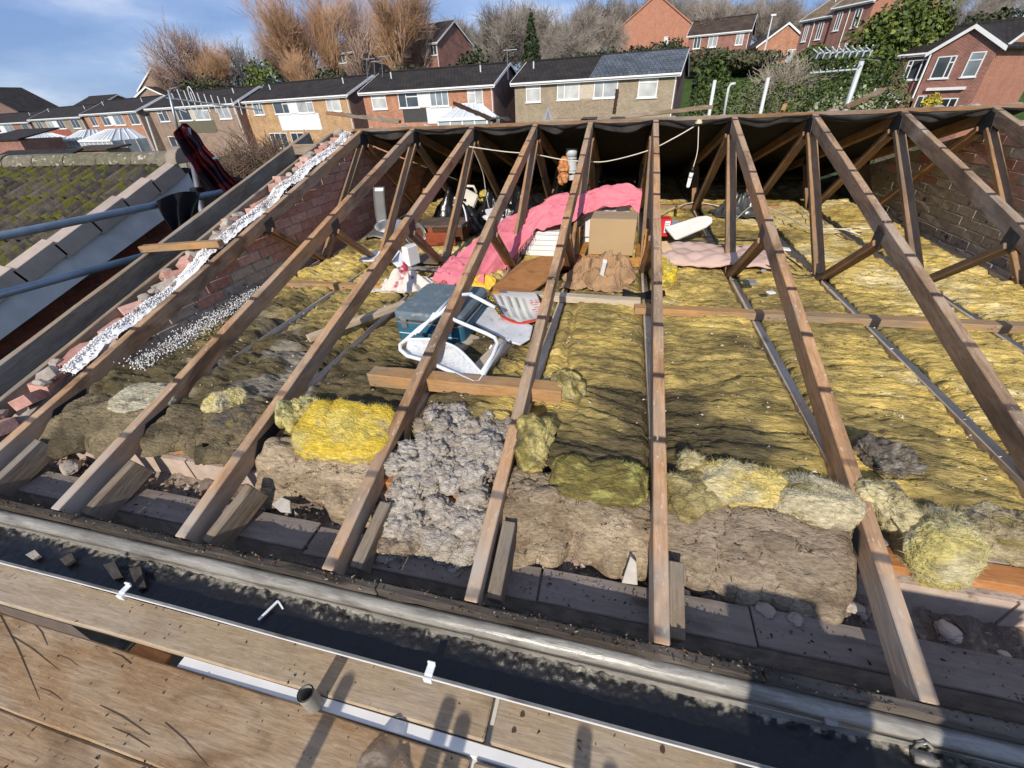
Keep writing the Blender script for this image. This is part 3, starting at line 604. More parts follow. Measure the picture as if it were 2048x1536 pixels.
# ================================================================== glass wool between the joists
m_wool = vcol('glass_wool', amt=.42, scale=45, bump=1., bscale=70, dist=.012, stretch=(.35, 1.5, 1))
m_tuft = vcol('wool_tuft', amt=.38, scale=60, bump=1., bscale=85, dist=.012, stretch=(.5, 1.2, 1.2))
m_fib = vcol('wool_fibre', amt=.1, scale=20, bump=0)
YEL = np.array((.54, .40, .12)); PALE = np.array((.64, .53, .27)); OLV = np.array((.28, .215, .08)); DRK = np.array((.065, .054, .034)); GRY = np.array((.30, .275, .24))
sm = lambda x, a, b: np.clip((x-a)/(b-a), 0, 1)**2*(3-2*np.clip((x-a)/(b-a), 0, 1))
def lerp(a, b, f): return a*(1-f[..., None])+b*f[..., None]
def soil(X, Y):
    return .26+.22*np.exp(-((X+.34)/.3)**2)*sm(-Y, 1.6, 3.1)+.42*sm(-X, .2, 1.5)*sm(-Y, .8, 2.4)+.36*sm(-Y, 2.2, 3.35)+.1*sm(-X, -.4, .5)-.1*sm(X, .9, 2.)+.55*fbm(X*1.7, Y*1.7, o=4, s=71)+.12*fbm(X*9, Y*9, o=3, s=75)
def woolcol(X, Y, Hh):
    s = soil(X, Y)
    c = lerp(np.broadcast_to(PALE, X.shape+(3,)), np.broadcast_to(YEL, X.shape+(3,)), sm(s+.2*vn(X*14, Y*30, s=3), -.25, .25))
    c = lerp(c, np.broadcast_to(OLV, X.shape+(3,)), sm(s, .25, .62)*.92); c = lerp(c, np.broadcast_to(DRK, X.shape+(3,)), sm(s+.15*fbm(X*5, Y*5, o=3, s=77), .62, 1.05)*.85)
    g = sm(fbm(X*3.3, Y*3.3, o=3, s=79), .25, .7)*sm(-X, .6, 1.6)*sm(-Y, 2.0, 3.0)
    c = lerp(c, np.broadcast_to(GRY, X.shape+(3,)), g*.5)
    return c
def fibres(name, P, Nn, C, n, ln, wd, parent, seed=0, lift=.35):
    R = np.random.RandomState(seed); k = R.randint(0, len(P), n); p = P[k]; d = R.normal(0, 1, (n, 3)); d = d/np.linalg.norm(d, axis=1)[:, None]+Nn[k]*lift; d /= np.linalg.norm(d, axis=1)[:, None]
    l = ln*R.uniform(.4, 1.4, n)[:, None]; sd_ = np.cross(d, R.normal(0, 1, (n, 3))); sd_ /= np.linalg.norm(sd_, axis=1)[:, None]+1e-9
    V = np.stack([p-sd_*wd/2, p+sd_*wd/2, p+d*l+Nn[k]*l*.15], 1).reshape(-1, 3); c = np.repeat(np.clip(C[k]*R.uniform(.8, 1.5, n)[:, None], 0, .85), 3, 0)
    o = put(name, fastmesh(name, V, np.arange(3*n).reshape(-1, 3), c, False), m_fib, parent); stuff(o); return o
baylab = ['between the gable and the leftmost truss', 'between the first and second trusses from the left', 'between the second and third trusses from the left', 'between the third and fourth trusses, under the suitcase',
          'between the fourth and fifth trusses, under the folding chair', 'between the fifth and middle trusses, olive and grimy', 'just right of the middle truss', 'between the seventh and eighth trusses', 'between the two rightmost inner trusses', 'along the right brick wall']
edges = [-3.055]+XT+[2.555]; bi = 0
for b in range(1, 10):
    x0, x1 = edges[b]+.024, edges[b+1]-.024
    if x1-x0 < .05: continue
    far = 3.3; yend = [-3.3, -3.36, -3.38, -3.4, -3.3, -3.43, -3.40, -3.38, -3.36, -3.3][b]
    nx = int((x1-x0)/.0105); yl = np.concatenate([np.arange(yend, -.6, .0095), np.arange(-.6, far, .025)])
    xs = np.linspace(x0, x1, nx); X, Y = np.meshgrid(xs, yl)
    # ragged near end
    Y = Y+np.clip(1-(Y-yend)/.25, 0, 1)*(.05*fbm(X*5, b, o=3, s=b))
    d = np.minimum(X-x0, x1-X); wx = .25*fbm(X*1.9, Y*1.9, o=2, s=5); wy = .22*fbm(X*2.3, Y*2.3, o=2, s=6)
    grime = sm(-X, .7, 1.5)
    cx_, cy_ = X+wx*.35, Y+wy*.22
    wr = fbm(cx_*4.5, cy_*26, o=3, s=11+b, g=.55); big = fbm(cx_*2.2, cy_*8, o=3, s=23+b)
    crease = np.abs(fbm(cx_*3.2, cy_*15, o=3, s=27+b)); crease = np.exp(-(crease/.07)**2)
    Z = .04+.013*fbm(X*2.4, Y*2.0, o=3, s=31)+.010*wr+.012*big-.009*crease+.005*fbm(X*30, Y*55, o=2, s=41)
    Z += grime*(.03*np.clip(.55-billow(X*5.2, Y*5.2, o=4, s=51)*.7, -.5, 1.2))
    slit = np.exp(-((vn(X*.8+3, Y*.9+b, s=61))/.028)**2)*.045*sm(-X, -.9, 1.2); Z -= slit      # cuts and seams
    Z += .006*fbm(X*14, Y*22, o=3, s=43)
    Z -= .03*np.exp(-(d/.015)**2)+.012*np.exp(-(d/.06)**2)
    Z -= np.clip(1-(Y-yend)/.14, 0, 1)**2*.10
    c = woolcol(X, Y, Z)*(1-.15*crease)[..., None]*(1+.28*fbm(cx_*6, cy_*34, o=3, s=47))[..., None]
    me = gridmesh('wool_batt', np.stack([X, Y, Z], -1), c); o = put('wool_batt', me, m_wool); bi += 1
    tag(o, 'yellow glass wool quilt '+baylab[b], 'insulation', 'glass wool quilts between the joists')
    g = np.stack([X, Y, Z], -1).reshape(-1, 3); nn = np.tile(np.array((0, 0, 1.)), (len(g), 1)); sel = g[:, 1] < -.8
    fibres('fibre', g[sel], nn[sel], c.reshape(-1, 3)[sel], 6000, .014, .0008, o, b, .3)
# ceiling under the quilts
tag(MB().bb(-3.05, 2.56, -3.44, 3.44, -.075, -.062).build('ceiling_board', plain('plasterboard', (.3, .27, .24), .9)), 'plasterboard ceiling under the glass wool', 'ceiling')

def clump(name, label, loc, dims, rot, seed, colf, lump=.3, freq=2.6, nf=2600, fl=.03, oct_=5, sq=.7, mat=None, fine=.05, group='loose pieces of wool at the eaves', cat='insulation'):
    nu, nv = 160, 90; th = np.linspace(0, 2*math.pi, nu); ph = np.linspace(-math.pi/2, math.pi/2, nv); TH, PH = np.meshgrid(th, ph)
    sp = lambda t: np.sign(t)*np.abs(t)**sq
    x, y, z = sp(np.cos(PH))*sp(np.cos(TH)), sp(np.cos(PH))*sp(np.sin(TH)), sp(np.sin(PH))
    B = np.stack([x*dims[0], y*dims[1], z*dims[2]], -1); q = B*(freq*4.2)+seed*7.3
    nr = np.stack([x/dims[0], y/dims[1], z/dims[2]], -1); nr /= np.linalg.norm(nr, axis=-1)[..., None]+1e-9
    A = min(dims)*lump
    q2 = q+.9*np.stack([fbm(q[..., 0]*.7, q[..., 1]*.7, q[..., 2]*.7, o=2, s=seed+k) for k in (50, 60, 70)], -1)
    dsp = A*(1.1*fbm(q2[..., 0]*.45, q2[..., 1]*.45, q2[..., 2]*.45, o=2, s=seed)+-.5*(billow(q2[..., 0], q2[..., 1], q2[..., 2], o=oct_-1, s=seed+9)-.6))+min(dims)*fine*fbm(q[..., 0]*5, q[..., 1]*5, q[..., 2]*5, o=3, s=seed+30)
    P = B+nr*dsp[..., None]
    P = P@np.array(Euler(rot).to_matrix()).T; C = colf(x, y, z, dsp)
    me = gridmesh(name, P, C); o = put(name, me, mat or m_tuft); o.location = loc; tag(o, label, cat, group)
    g = P.reshape(-1, 3); nrm = nr.reshape(-1, 3)@np.array(Euler(rot).to_matrix()).T
    if nf: fibres('fibre', g, nrm, C.reshape(-1, 3), int(nf*2), fl*.48, .0008, o, seed, .12)
    return o
def cf(c1, c2, c3=None, f0=2.2, s=0, b=0.):
    c1, c2 = np.array(c1), np.array(c2)
    def g(x, y, z, d):
        f = f0*.75; n = fbm(x*f, y*f, z*f, o=4, s=s); c = lerp(np.broadcast_to(c1, x.shape+(3,)), np.broadcast_to(c2, x.shape+(3,)), sm(n+b, -.6, .6))
        if c3 is not None: c = lerp(c, np.broadcast_to(np.array(c3), x.shape+(3,)), sm(fbm(x*f*1.7, y*f*1.7, z*f*1.7, o=3, s=s+5), .1, .9)*.8)
        return c
    return g
BY = (.66, .49, .05); PY = (.54, .46, .18); CR = (.56, .49, .29); OV = (.2, .165, .05); TN = (.36, .29, .205); GW = (.44, .395, .34); DG = (.1, .085, .07)
clump('wool_fold', 'bright yellow folded wool pad between third and fourth trusses', (-1.36, -3.37, .045), (.215, .15, .06), (.32, .05, .12), 1, cf((.62, .45, .06), (.6, .5, .16), (.36, .31, .2), 1.6, 3), .3, 1.6, 6000, .036, sq=.6)
clump('wool_tuft', 'pale yellow torn wool tuft lodged on the third truss', (-1.63, -3.28, .06), (.085, .075, .055), (.3, .2, .4), 2, cf(PY, (.5, .46, .22), OV, 2.5, 4), .55, 3.2, 1600, .02)
clump('wool_tuft', 'small cream wool tuft left of the third truss', (-2.06, -3.30, .04), (.09, .06, .03), (.2, .1, .3), 3, cf(CR, PY, DG, 2.5, 6), .6, 3.2, 1500, .02)
clump('wool_slab', 'greyish cream wool slab by the first two trusses', (-2.55, -3.32, .03), (.17, .1, .03), (.2, 0, .1), 4, cf((.4, .36, .25), (.5, .46, .33), DG, 2., 8), .3, 2.6, 2000, .02)
clump('wool_slab', 'dark soiled wool slab between second and third trusses', (-1.97, -3.34, .015), (.17, .1, .04), (.1, 0, -.1), 5, cf(DG, (.16, .125, .08), OV, 2., 10), .3, 2.6, 2000, .02)
clump('wool_lump', 'brown wool lump on the grey board below the wool heap', (-.99, -3.70, -.165), (.085, .055, .04), (0, 0, .3), 7, cf(TN, (.26, .2, .14), DG, 2.6, 14), .4, 3, 1600, .02)
# quilts and loose wool sloping down over the wall head
def slope(name, label, x0, x1, path, amp, freq, cols, seed, nf=4000, fl_=.014, puffy=True, group='quilts sloping over the wall head', rag=.05, bulge=.008):
    nx, ny = int((x1-x0)/.0065), 110; U, V = np.meshgrid(np.linspace(0, 1, nx), np.linspace(0, 1, ny)); pts = spl([(0, *p) for p in path], ny)
    X = x0+(x1-x0)*U; base = np.broadcast_to(pts[:, None, :], (ny, nx, 3))
    e = np.minimum(np.minimum(U, 1-U)*(x1-x0)/(.06 if puffy else .025), np.minimum(V*6, (1-V)*(4 if puffy else 12))+.25*fbm(X*14, V*9, o=2, s=seed+4)); ee = np.clip(e, 0, 1)**.6
    Y = base[..., 1]+V**3*rag*fbm(X*7, seed, o=3, s=seed)*1.6+.02*fbm(X*5, V*4, o=2, s=seed+1)
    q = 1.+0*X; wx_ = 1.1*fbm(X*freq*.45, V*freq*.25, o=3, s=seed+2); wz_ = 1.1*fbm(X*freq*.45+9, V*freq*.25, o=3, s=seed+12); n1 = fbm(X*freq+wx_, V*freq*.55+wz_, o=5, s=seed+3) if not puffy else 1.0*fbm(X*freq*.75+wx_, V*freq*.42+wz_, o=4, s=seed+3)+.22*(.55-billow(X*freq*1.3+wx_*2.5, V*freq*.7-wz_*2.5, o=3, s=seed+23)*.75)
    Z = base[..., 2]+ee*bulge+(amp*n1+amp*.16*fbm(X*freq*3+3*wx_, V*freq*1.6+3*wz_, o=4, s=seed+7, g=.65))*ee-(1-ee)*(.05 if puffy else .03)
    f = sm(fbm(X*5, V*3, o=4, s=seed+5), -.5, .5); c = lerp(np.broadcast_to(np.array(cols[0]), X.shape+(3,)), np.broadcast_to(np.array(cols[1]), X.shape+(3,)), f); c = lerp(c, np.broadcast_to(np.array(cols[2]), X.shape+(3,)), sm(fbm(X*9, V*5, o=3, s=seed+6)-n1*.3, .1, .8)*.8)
    P = np.stack([X+.012*fbm(X*9, V*6, o=2, s=seed+9)*1.5, Y, Z], -1); o = put(name, gridmesh(name, P, c), m_tuft); tag(o, label, 'insulation', group); md = o.modifiers.new('s', 'SOLIDIFY'); md.thickness = .03; md.offset = -1
    g = P.reshape(-1, 3); fibres('fibre', g, np.tile(np.array((0, -.5, .8)), (len(g), 1)), c.reshape(-1, 3), nf, fl_, .0008, o, seed, .45 if puffy else .2); return o
TC = ((.40, .315, .215), (.29, .225, .15), (.19, .14, .09))
def puff_heap(label, x0, x1, path, n, rr, cols, seed, nf):
    R = np.random.RandomState(seed); pts = spl([(0, *p) for p in path], 60); VV, QQ, CC, NN, off = [], [], [], [], 0
    nu, nv = 30, 20; TH, PH = np.meshgrid(np.linspace(0, 2*math.pi, nu), np.linspace(-math.pi/2, math.pi/2, nv)); d = np.stack([np.cos(PH)*np.cos(TH), np.cos(PH)*np.sin(TH), np.sin(PH)], -1)
    idx = np.arange(nu*nv).reshape(nv, nu); q = np.stack([idx[:-1, :-1], idx[:-1, 1:], idx[1:, 1:], idx[1:, :-1]], -1).reshape(-1, 4)
    for k in range(n):
        u, v = R.uniform(0, 1), R.uniform(0, 1); p = pts[int(v*59)]; r = rr*R.uniform(.45, 1.25); c = np.array((x0+(x1-x0)*u+.03*math.sin(v*9), p[1]+R.normal(0, .012), p[2]+R.normal(-.012, .016)))
        o3 = R.uniform(0, 50, 3); dd = d*2.1+o3; ds = 1+.34*fbm(dd[..., 0], dd[..., 1], dd[..., 2], o=4, s=seed+k, g=.6)
        P = c+d*ds[..., None]*r*np.array((1, 1.05, .72)); VV.append(P.reshape(-1, 3)); QQ.append(q+off); off += nu*nv; NN.append(d.reshape(-1, 3))
        f = np.clip(.5+.6*fbm(dd[..., 0]*.7, dd[..., 1]*.7, dd[..., 2]*.7, o=3, s=seed+k+7)+R.normal(0, .22), 0, 1); cc = lerp(np.broadcast_to(np.array(cols[0]), f.shape+(3,)), np.broadcast_to(np.array(cols[1]), f.shape+(3,)), f); CC.append(lerp(cc, np.broadcast_to(np.array(cols[2]), f.shape+(3,)), np.full(f.shape, max(0., R.normal(0, .3)-.1)*1.)).reshape(-1, 3))
    V, Nn, C = np.concatenate(VV), np.concatenate(NN), np.clip(np.concatenate(CC), .02, .9)
    o = put('wool_heap', fastmesh('wool_heap', V, np.concatenate(QQ), C), m_tuft); tag(o, label, 'insulation', 'quilts sloping over the wall head'); fibres('fibre', V, Nn, C, nf, .016, .0008, o, seed, .4)
puff_heap('fluffy grey wool heap spilling over the eaves between fourth and fifth trusses', -1.08, -.67, [(-3.12, .02), (-3.25, .025), (-3.42, -.005), (-3.56, -.08), (-3.66, -.15), (-3.7, -.185)], 360, .043, ((.44, .4, .345), (.34, .3, .255), (.3, .24, .16)), 61, 30000)
slope('tan_quilt', 'tan fibre quilt under the bright yellow fold', -1.72, -1.17, [(-3.42, -.02), (-3.5, -.07), (-3.56, -.14), (-3.61, -.215)], .02, 7, TC, 21, 14000, .02, puffy=False)
slope('tan_quilt', 'tan fibre quilt between fifth and middle trusses', -.6, -.09, [(-3.40, -.015), (-3.50, -.05), (-3.575, -.12), (-3.625, -.2)], .02, 7, TC, 22, 14000, .02, puffy=False)
slope('tan_quilt', 'dusty brown quilt right of the middle truss', -.03, .55, [(-3.40, -.02), (-3.48, -.06), (-3.55, -.13), (-3.61, -.215)], .01, 8, ((.32, .26, .19), (.245, .195, .14), (.17, .13, .09)), 23, 14000, .02, puffy=False)
slope('tan_quilt', 'grey fibre quilt between second and third trusses', -2.36, -1.8, [(-3.3, -.01), (-3.4, -.02), (-3.46, -.035), (-3.5, -.055)], .009, 6, ((.19, .15, .085), (.12, .095, .055), (.06, .048, .03)), 24, 9000, .018, puffy=False)
slope('tan_quilt', 'tan fibre quilt between first and second trusses', -2.95, -2.43, [(-3.28, -.01), (-3.4, -.02), (-3.48, -.055), (-3.54, -.12)], .01, 6, ((.21, .17, .1), (.13, .105, .062), (.065, .052, .034)), 25, 9000, .018, puffy=False)
# ends of the quilts rolled back at the right
clump('wool_fold', 'wet olive end of the quilt left of the middle truss', (-.27, -3.41, .0), (.18, .09, .05), (.35, 0, .03), 31, cf(OV, (.13, .11, .04), (.42, .4, .12), 2.2, 31), .3, 2.6, 3000, .024, sq=.5)
clump('wool_tuft', 'yellow tuft standing beside the fifth truss', (-.53, -3.3, .055), (.07, .12, .055), (.3, .3, .2), 32, cf(PY, OV, DG, 2.2, 32), .5, 2.6, 1800, .024)
clump('wool_roll', 'cream and yellow wool roll right of the middle truss', (.225, -3.355, .02), (.17, .085, .068), (.15, 0, .05), 33, cf(CR, (.6, .48, .16), (.4, .36, .22), 1.8, 33), .26, 2., 4000, .036)
clump('wool_roll', 'pale wool roll against the seventh truss', (.455, -3.365, .01), (.135, .08, .06), (.1, 0, -.1), 34, cf((.45, .4, .26), (.56, .5, .33), OV, 1.8, 34), .28, 2., 3600, .036)
clump('wool_tuft', 'shaggy cream tuft right beside the middle truss', (.055, -3.3, .06), (.055, .05, .05), (0, 0, 0), 35, cf(CR, (.42, .36, .2), OV, 2., 35), .4, 2.5, 1800, .03)
clump('wool_roll', 'olive wool roll low beside the middle truss', (.05, -3.40, -.01), (.085, .085, .07), (.1, 0, .2), 36, cf((.25, .2, .08), (.38, .32, .15), DG, 2., 36), .35, 2.2, 2000, .03)
clump('wool_roll', 'yellow wool lobe hanging over the wall right of the seventh truss', (.775, -3.45, -.03), (.085, .095, .105), (-.25, .1, 0), 37, cf((.5, .43, .16), (.5, .45, .28), (.3, .26, .14), 1.7, 37), .25, 2., 4000, .036)
clump('wool_roll', 'brownish wool roll at the right edge of the view', (1.08, -3.36, -.02), (.21, .09, .08), (0, 0, -.06), 38, cf((.33, .27, .16), (.45, .39, .25), OV, 1.8, 38), .3, 2.2, 3200, .036)
clump('wool_tuft', 'grimy grey tuft right of the seventh truss', (.74, -3.17, .07), (.09, .085, .055), (0, .2, .4), 39, cf((.2, .17, .13), DG, (.33, .3, .24), 2.4, 39), .6, 3., 2200, .024)
clump('wool_tuft', 'curled pale tuft above the hanging yellow lobe', (.68, -3.36, .03), (.06, .09, .06), (.3, 0, .6), 40, cf(CR, (.4, .34, .16), DG, 2., 40), .4, 2.4, 1600, .03)
clump('wool_tuft', 'olive tuft by the orange-faced thick timber', (-.46, -2.9, .06), (.08, .11, .05), (0, .2, .2), 41, cf((.45, .37, .15), OV, (.3, .27, .2), 2.2, 41), .5, 3., 1800, .024)
clump('wool_tuft', 'bright yellow wool lump beside the pale quilt mattress', (.06, -1.28, .08), (.09, .22, .075), (0, 0, .1), 42, cf(PY, BY, OV, 2., 42), .35, 2.4, 2000, .03)
clump('wool_fold', 'yellow wool roll leaning on webs at the back left', (-1.9, .62, .17), (.07, .25, .09), (.5, 0, .35), 43, cf(BY, PY, OV, 2., 43), .3, 2.5, 1500, .02)
clump('orange_wool', 'orange fibre lagging hanging beside the white vent pipe', (-.925, .42, .56), (.048, .05, .13), (0, .05, 0), 44, cf((.62, .25, .09), (.7, .36, .17), (.35, .13, .06), 2.5, 44), .5, 3., 1800, .02, group=None)

# ================================================================== things stored in the loft
FZ = .055
def cloth(name, label, cat, P, mat, th=.004, parent=None, group=None, col=None):
    o = put(name, gridmesh(name, P, col), mat, parent); md = o.modifiers.new('s', 'SOLIDIFY'); md.thickness = th; md.offset = 0
    if label: tag(o, label, cat, group)
    return o
def rbox(name, mat, parent, c, d, rz=0, bev=.01, rot=None, seg=1):
    o = MB().box((0, 0, 0), d).build(name, mat, parent, bevel=bev); o.location = c; o.rotation_euler = rot or (0, 0, rz); return o
m_white = plain('white_plastic', (.75, .76, .77), .4, spec=.4, var=.05)
m_whitem = plain('white_enamel_tube', (.72, .76, .8), .35, spec=.5, var=.08, scale=12)
m_black = plain('black_plastic', (.012, .012, .014), .35, spec=.5)
m_grey = plain('grey_metal', (.35, .36, .37), .4, .7, .5, .15)
m_card = plain('cardboard', (.42, .295, .165), .85, var=.06, scale=4, bump=.1)
m_paper = plain('paper_white', (.74, .74, .76), .8, var=.05)
m_pink = plain('pink_wool', (.74, .215, .265), .95, var=.12, scale=14, bump=.6, bscale=160)

# blue suitcase
sc_ = thing('suitcase', 'blue hard suitcase with dusty grey lid lying on the joists', 'suitcase', (-1.30, -2.31, .035), .0)
sc_.rotation_euler = (0, 0, -.06); sc_.scale = (.95, .95, 1)
m_blue = multi('suitcase_blue', [(.03, .12, .19)], rough=.45, var=.12, scale=9)
m_lid = multi('suitcase_lid_dusty', [(.13, .175, .2)], rough=.7, var=.18, scale=14, speck=((.26, .25, .23), 30, .6))
def rrect(w_, h, r, n=6):
    pts = []
    for cx, cy, a0 in ((w_/2-r, h/2-r, 0), (-w_/2+r, h/2-r, 90), (-w_/2+r, -h/2+r, 180), (w_/2-r, -h/2+r, 270)):
        for k in range(n+1): a = rad(a0+90*k/n); pts.append((cx+r*math.cos(a), cy+r*math.sin(a)))
    return pts
MB().prism(rrect(.46, .50, .05), 2, .0, .115).build('case_base', m_blue, sc_, bevel=.008)
MB().prism(rrect(.468, .508, .052), 2, .117, .128).build('rim', m_grey, sc_, bevel=.002)
MB().prism(rrect(.46, .50, .05), 2, .13, .185).build('lid', m_lid, sc_, bevel=.014)
h = MB().tube([(-.08, -.252, .075), (-.075, -.275, .07), (.075, -.275, .07), (.08, -.252, .075)], .009, 8).build('handle', plain('handle_dark', (.03, .07, .1), .5), sc_, smooth=True)
for x in (-.15, .15): MB().bb(x-.02, x+.02, -.262, -.25, .09, .145).build('latch', m_grey, sc_, bevel=.003)
MB().bb(-.2, .2, -.2535, -.2505, .052, .056).build('trim_line', m_white, sc_)

# white folding chair lying on its back
ch = thing('folding_chair', 'white tubular folding chair lying over the joists beside the suitcase', 'folding chair', (0, 0, 0))
zc = .14
A = [atz(945, 588, .3), atz(918, 590, .3), atz(880, 628, .26), atz(840, 655, .2), atz(812, 680, .15)]
Bq = [atz(812, 680, .15), atz(800, 690, .14), atz(801, 700, .13), atz(815, 712, .12), atz(853, 722, .11), atz(905, 745, .1), atz(948, 765, .1), atz(958, 764, .1), atz(966, 752, .1)]
C_ = [atz(966, 752, .1), atz(985, 718, .12), atz(1010, 683, .14)]
MB().tube(A+Bq[1:]+C_[1:], .0105, 10).build('back_frame', m_whitem, ch, smooth=True)
D = [atz(828, 668, .18), atz(860, 640, .22), atz(868, 628, .24), atz(880, 627, .25), atz(892, 632, .24), atz(930, 649, .21), atz(975, 668, .18), atz(990, 676, .17), atz(995, 688, .16), atz(985, 712, .135), atz(962, 748, .11)]
MB().tube(D, .0105, 10).build('seat_frame', m_whitem, ch, smooth=True)
E_ = [atz(938, 588, .3), atz(962, 600, .27), atz(990, 615, .24)]
MB().tube(E_, .011, 10).build('leg', m_whitem, ch, smooth=True)
MB().tube([atz(906, 592, .28), atz(870, 630, .25), atz(835, 665, .2)], .009, 8).build('leg', m_whitem, ch, smooth=True)
# back panel: curved sheet between the lower tube and the crescent edge
lo = [atz(803, 700, .12), atz(818, 713, .115), atz(853, 724, .11), atz(905, 746, .1), atz(946, 765, .095)]
up = [atz(815, 679, .155), atz(840, 678, .16), atz(870, 680, .16), atz(915, 697, .15), atz(962, 745, .105)]
lo_, up_ = spl(lo, 26), spl(up, 26); S = np.stack([lo_+(up_-lo_)*v+np.array((0, 0, -.03*math.sin(math.pi*v))) for v in np.linspace(0, 1, 8)])
m_perf = multi('perforated_white', [(.56, .58, .6)], rough=.6, var=.15, scale=40, speck=((.3, .31, .32), 90, .6))
cloth('back_panel', None, None, S, m_perf, .004, ch)
MB().tube([tuple(p) for p in up_], .007, 8).build('panel_edge', m_whitem, ch, smooth=True)
for p, q in ((atz(867, 642, .2), atz(874, 632, .24)), (atz(979, 698, .13), atz(984, 690, .15)), (atz(977, 727, .11), atz(982, 718, .13))): MB().tube([p, q], .006, 8).build('hinge_pin', m_white, ch, smooth=True)
# white seat panel of the chair lying apart, newspaper on it
sp = [atz(942, 640, .08), atz(960, 622, .085), atz(985, 615, .09), atz(1066, 655, .09), atz(1060, 680, .08), atz(1040, 692, .075), atz(1025, 688, .075), atz(945, 648, .08)]
ctr = sum(sp, Vector())/len(sp)
m = MB(); n = len(sp); m.add([p-ctr for p in sp]+[p-ctr+Vector((0, 0, .012)) for p in sp], [tuple(range(n)), tuple(range(n, 2*n))]+[(i, (i+1) % n, n+(i+1) % n, n+i) for i in range(n)])
o = m.build('seat_board', multi('scuffed_white', [(.6, .62, .64)], rough=.5, var=.15, scale=10, speck=((.4, .41, .43), 18, .6)), bevel=.003); o.location = ctr; tag(o, 'scuffed white panel under the newspaper', 'panel')
# newspaper / catalogue cover
q = [atz(966, 585, .13), atz(1070, 582, .14), atz(1100, 650, .12), atz(1003, 638, .12)]
def bil(u, v): return (np.array(q[0])*(1-u)*(1-v)+np.array(q[1])*u*(1-v)+np.array(q[2])*u*v+np.array(q[3])*(1-u)*v)
nu, nv = 60, 44; S = np.array([[bil(u, v)+np.array((0, 0, .018*math.sin(u*5+v*3)*(.4+v)+.01*math.sin(v*7))) for u in np.linspace(0, 1, nu)] for v in np.linspace(0, 1, nv)])
U, V = np.meshgrid(np.linspace(0, 1, nu), np.linspace(0, 1, nv))
c = np.broadcast_to(np.array((.62, .6, .55)), U.shape+(3,)).copy()
c[(U < .1)] = (.62, .5, .05); c[(U > .1) & (U < .14)] = (.3, .2, .3)
ph = (U > .2) & (U < .74) & (V > .25) & (V < .82); c[ph] = (.42, .42, .4)
for k in range(3): s_ = ph & (np.abs(U-.32-.16*k) < .035); c[s_] = (.66, .66, .56); s_ = ph & (np.abs(U-.25-.16*k) < .02) & (V < .5); c[s_] = (.2, .2, .2)
c[(V > .87)] = (.68, .09, .06); c[(V < .2) & (U < .3)] = (.75, .4, .06); c[(V < .12) & (U > .3) & (U < .45)] = (.2, .2, .35)
R_ = np.random.RandomState(2); tx = (U > .8) & (V > .25) & (V < .8) & (np.sin(V*170) > .1) & (R_.rand(*U.shape) < .75); c[tx] = (.55, .14, .14)
news = cloth('newspaper', 'open printed paper with yellow title edge and red band on the white panel', 'newspaper', S, vcol('newsprint', rough=.6, amt=.08, scale=40, bump=.0), .002, None, None, c)
# lettering on the yellow edge
def text(s, size, mat, mw, parent, name='lettering', ext=.0004):
    cu = bpy.data.curves.new(name, 'FONT'); cu.body = s; cu.size = size; cu.align_x = 'CENTER'; cu.align_y = 'CENTER'; cu.extrude = ext; cu.resolution_u = 2
    o = bpy.data.objects.new(name, cu); COL.objects.link(o); bpy.context.view_layer.update()
    me = bpy.data.meshes.new_from_object(o); bpy.data.objects.remove(o); bpy.data.curves.remove(cu)
    return put(name, me, mat, parent, mw)
pts = [Vector(bil(.05, v))+Vector((0, 0, .018*math.sin(.25+v*3)*(.4+v)+.01*math.sin(v*7)+.006)) for v in (.95, .2)]
xd = (pts[1]-pts[0]).normalized(); zd = Vector((0, 0, 1)); yd = zd.cross(xd).normalized(); zd = xd.cross(yd)
mw = Matrix((xd, yd, zd)).transposed().to_4x4(); mw.translation = (pts[0]+pts[1])/2+Vector((0, 0, .002))
text('BEST HIGHS', (pts[1]-pts[0]).length/6.2, m_black, mw, news)

# boxes under the pink blanket
bx = thing('storage_box', 'white storage box with printed lines under the pink blanket', 'box', (-.93, -.70, FZ-.02), -.05)
rbox('box_body', m_paper, bx, (0, 0, .1), (.4, .3, .2), 0, .006)
rbox('lid', m_paper, bx, (0, 0, .205), (.41, .31, .02), 0, .005)
m_line = plain('print_line', (.2, .22, .3), .8)
for k in range(4): MB().bb(-.17, .17, -.1525, -.1505, .05+k*.045, .053+k*.045).build('printed_line', m_line, bx)
bx2 = thing('storage_box', 'white box stack behind the cardboard box, covers loose', 'box', (-.42, -.33, FZ), .03)
rbox('box_body', m_paper, bx2, (0, 0, .17), (.42, .34, .34), 0, .006); rbox('paper_sheaf', m_paper, bx2, (-.06, -.2, .2), (.3, .03, .25), 0, .003, (.12, 0, .05))
rbox('lid', m_paper, bx2, (0, -.03, .35), (.44, .38, .02), 0, .004, (.03, 0, 0))
# slatted wooden crate
m_slat = wood('crate_slat', (.55, .3, .1), (.36, .17, .05), samt=.2)
cr_ = thing('wooden_crate', 'orange slatted wooden crate under the cardboard box', 'crate', (-.33, -.84, FZ-.02), -.03)
for k in range(3): rbox('slat', m_slat, cr_, (0, -.2, .012+.024*k), (.56, .014, .026), 0, .002)
for k in range(5): rbox('slat', m_slat, cr_, (-.24+k*.12, -.02, .078), (.07, .38, .012), 0, .002)
for sx in (-1, 1):
    rbox('corner_post', m_slat, cr_, (sx*.265, -.19, .15), (.022, .022, .3), 0, .002)
    for k in range(7): rbox('slat', m_slat if k % 2 else plain('dark_slat', (.05, .035, .025), .8), cr_, (sx*.27, 0, .03+.045*k), (.012, .36, .02), 0, .002)
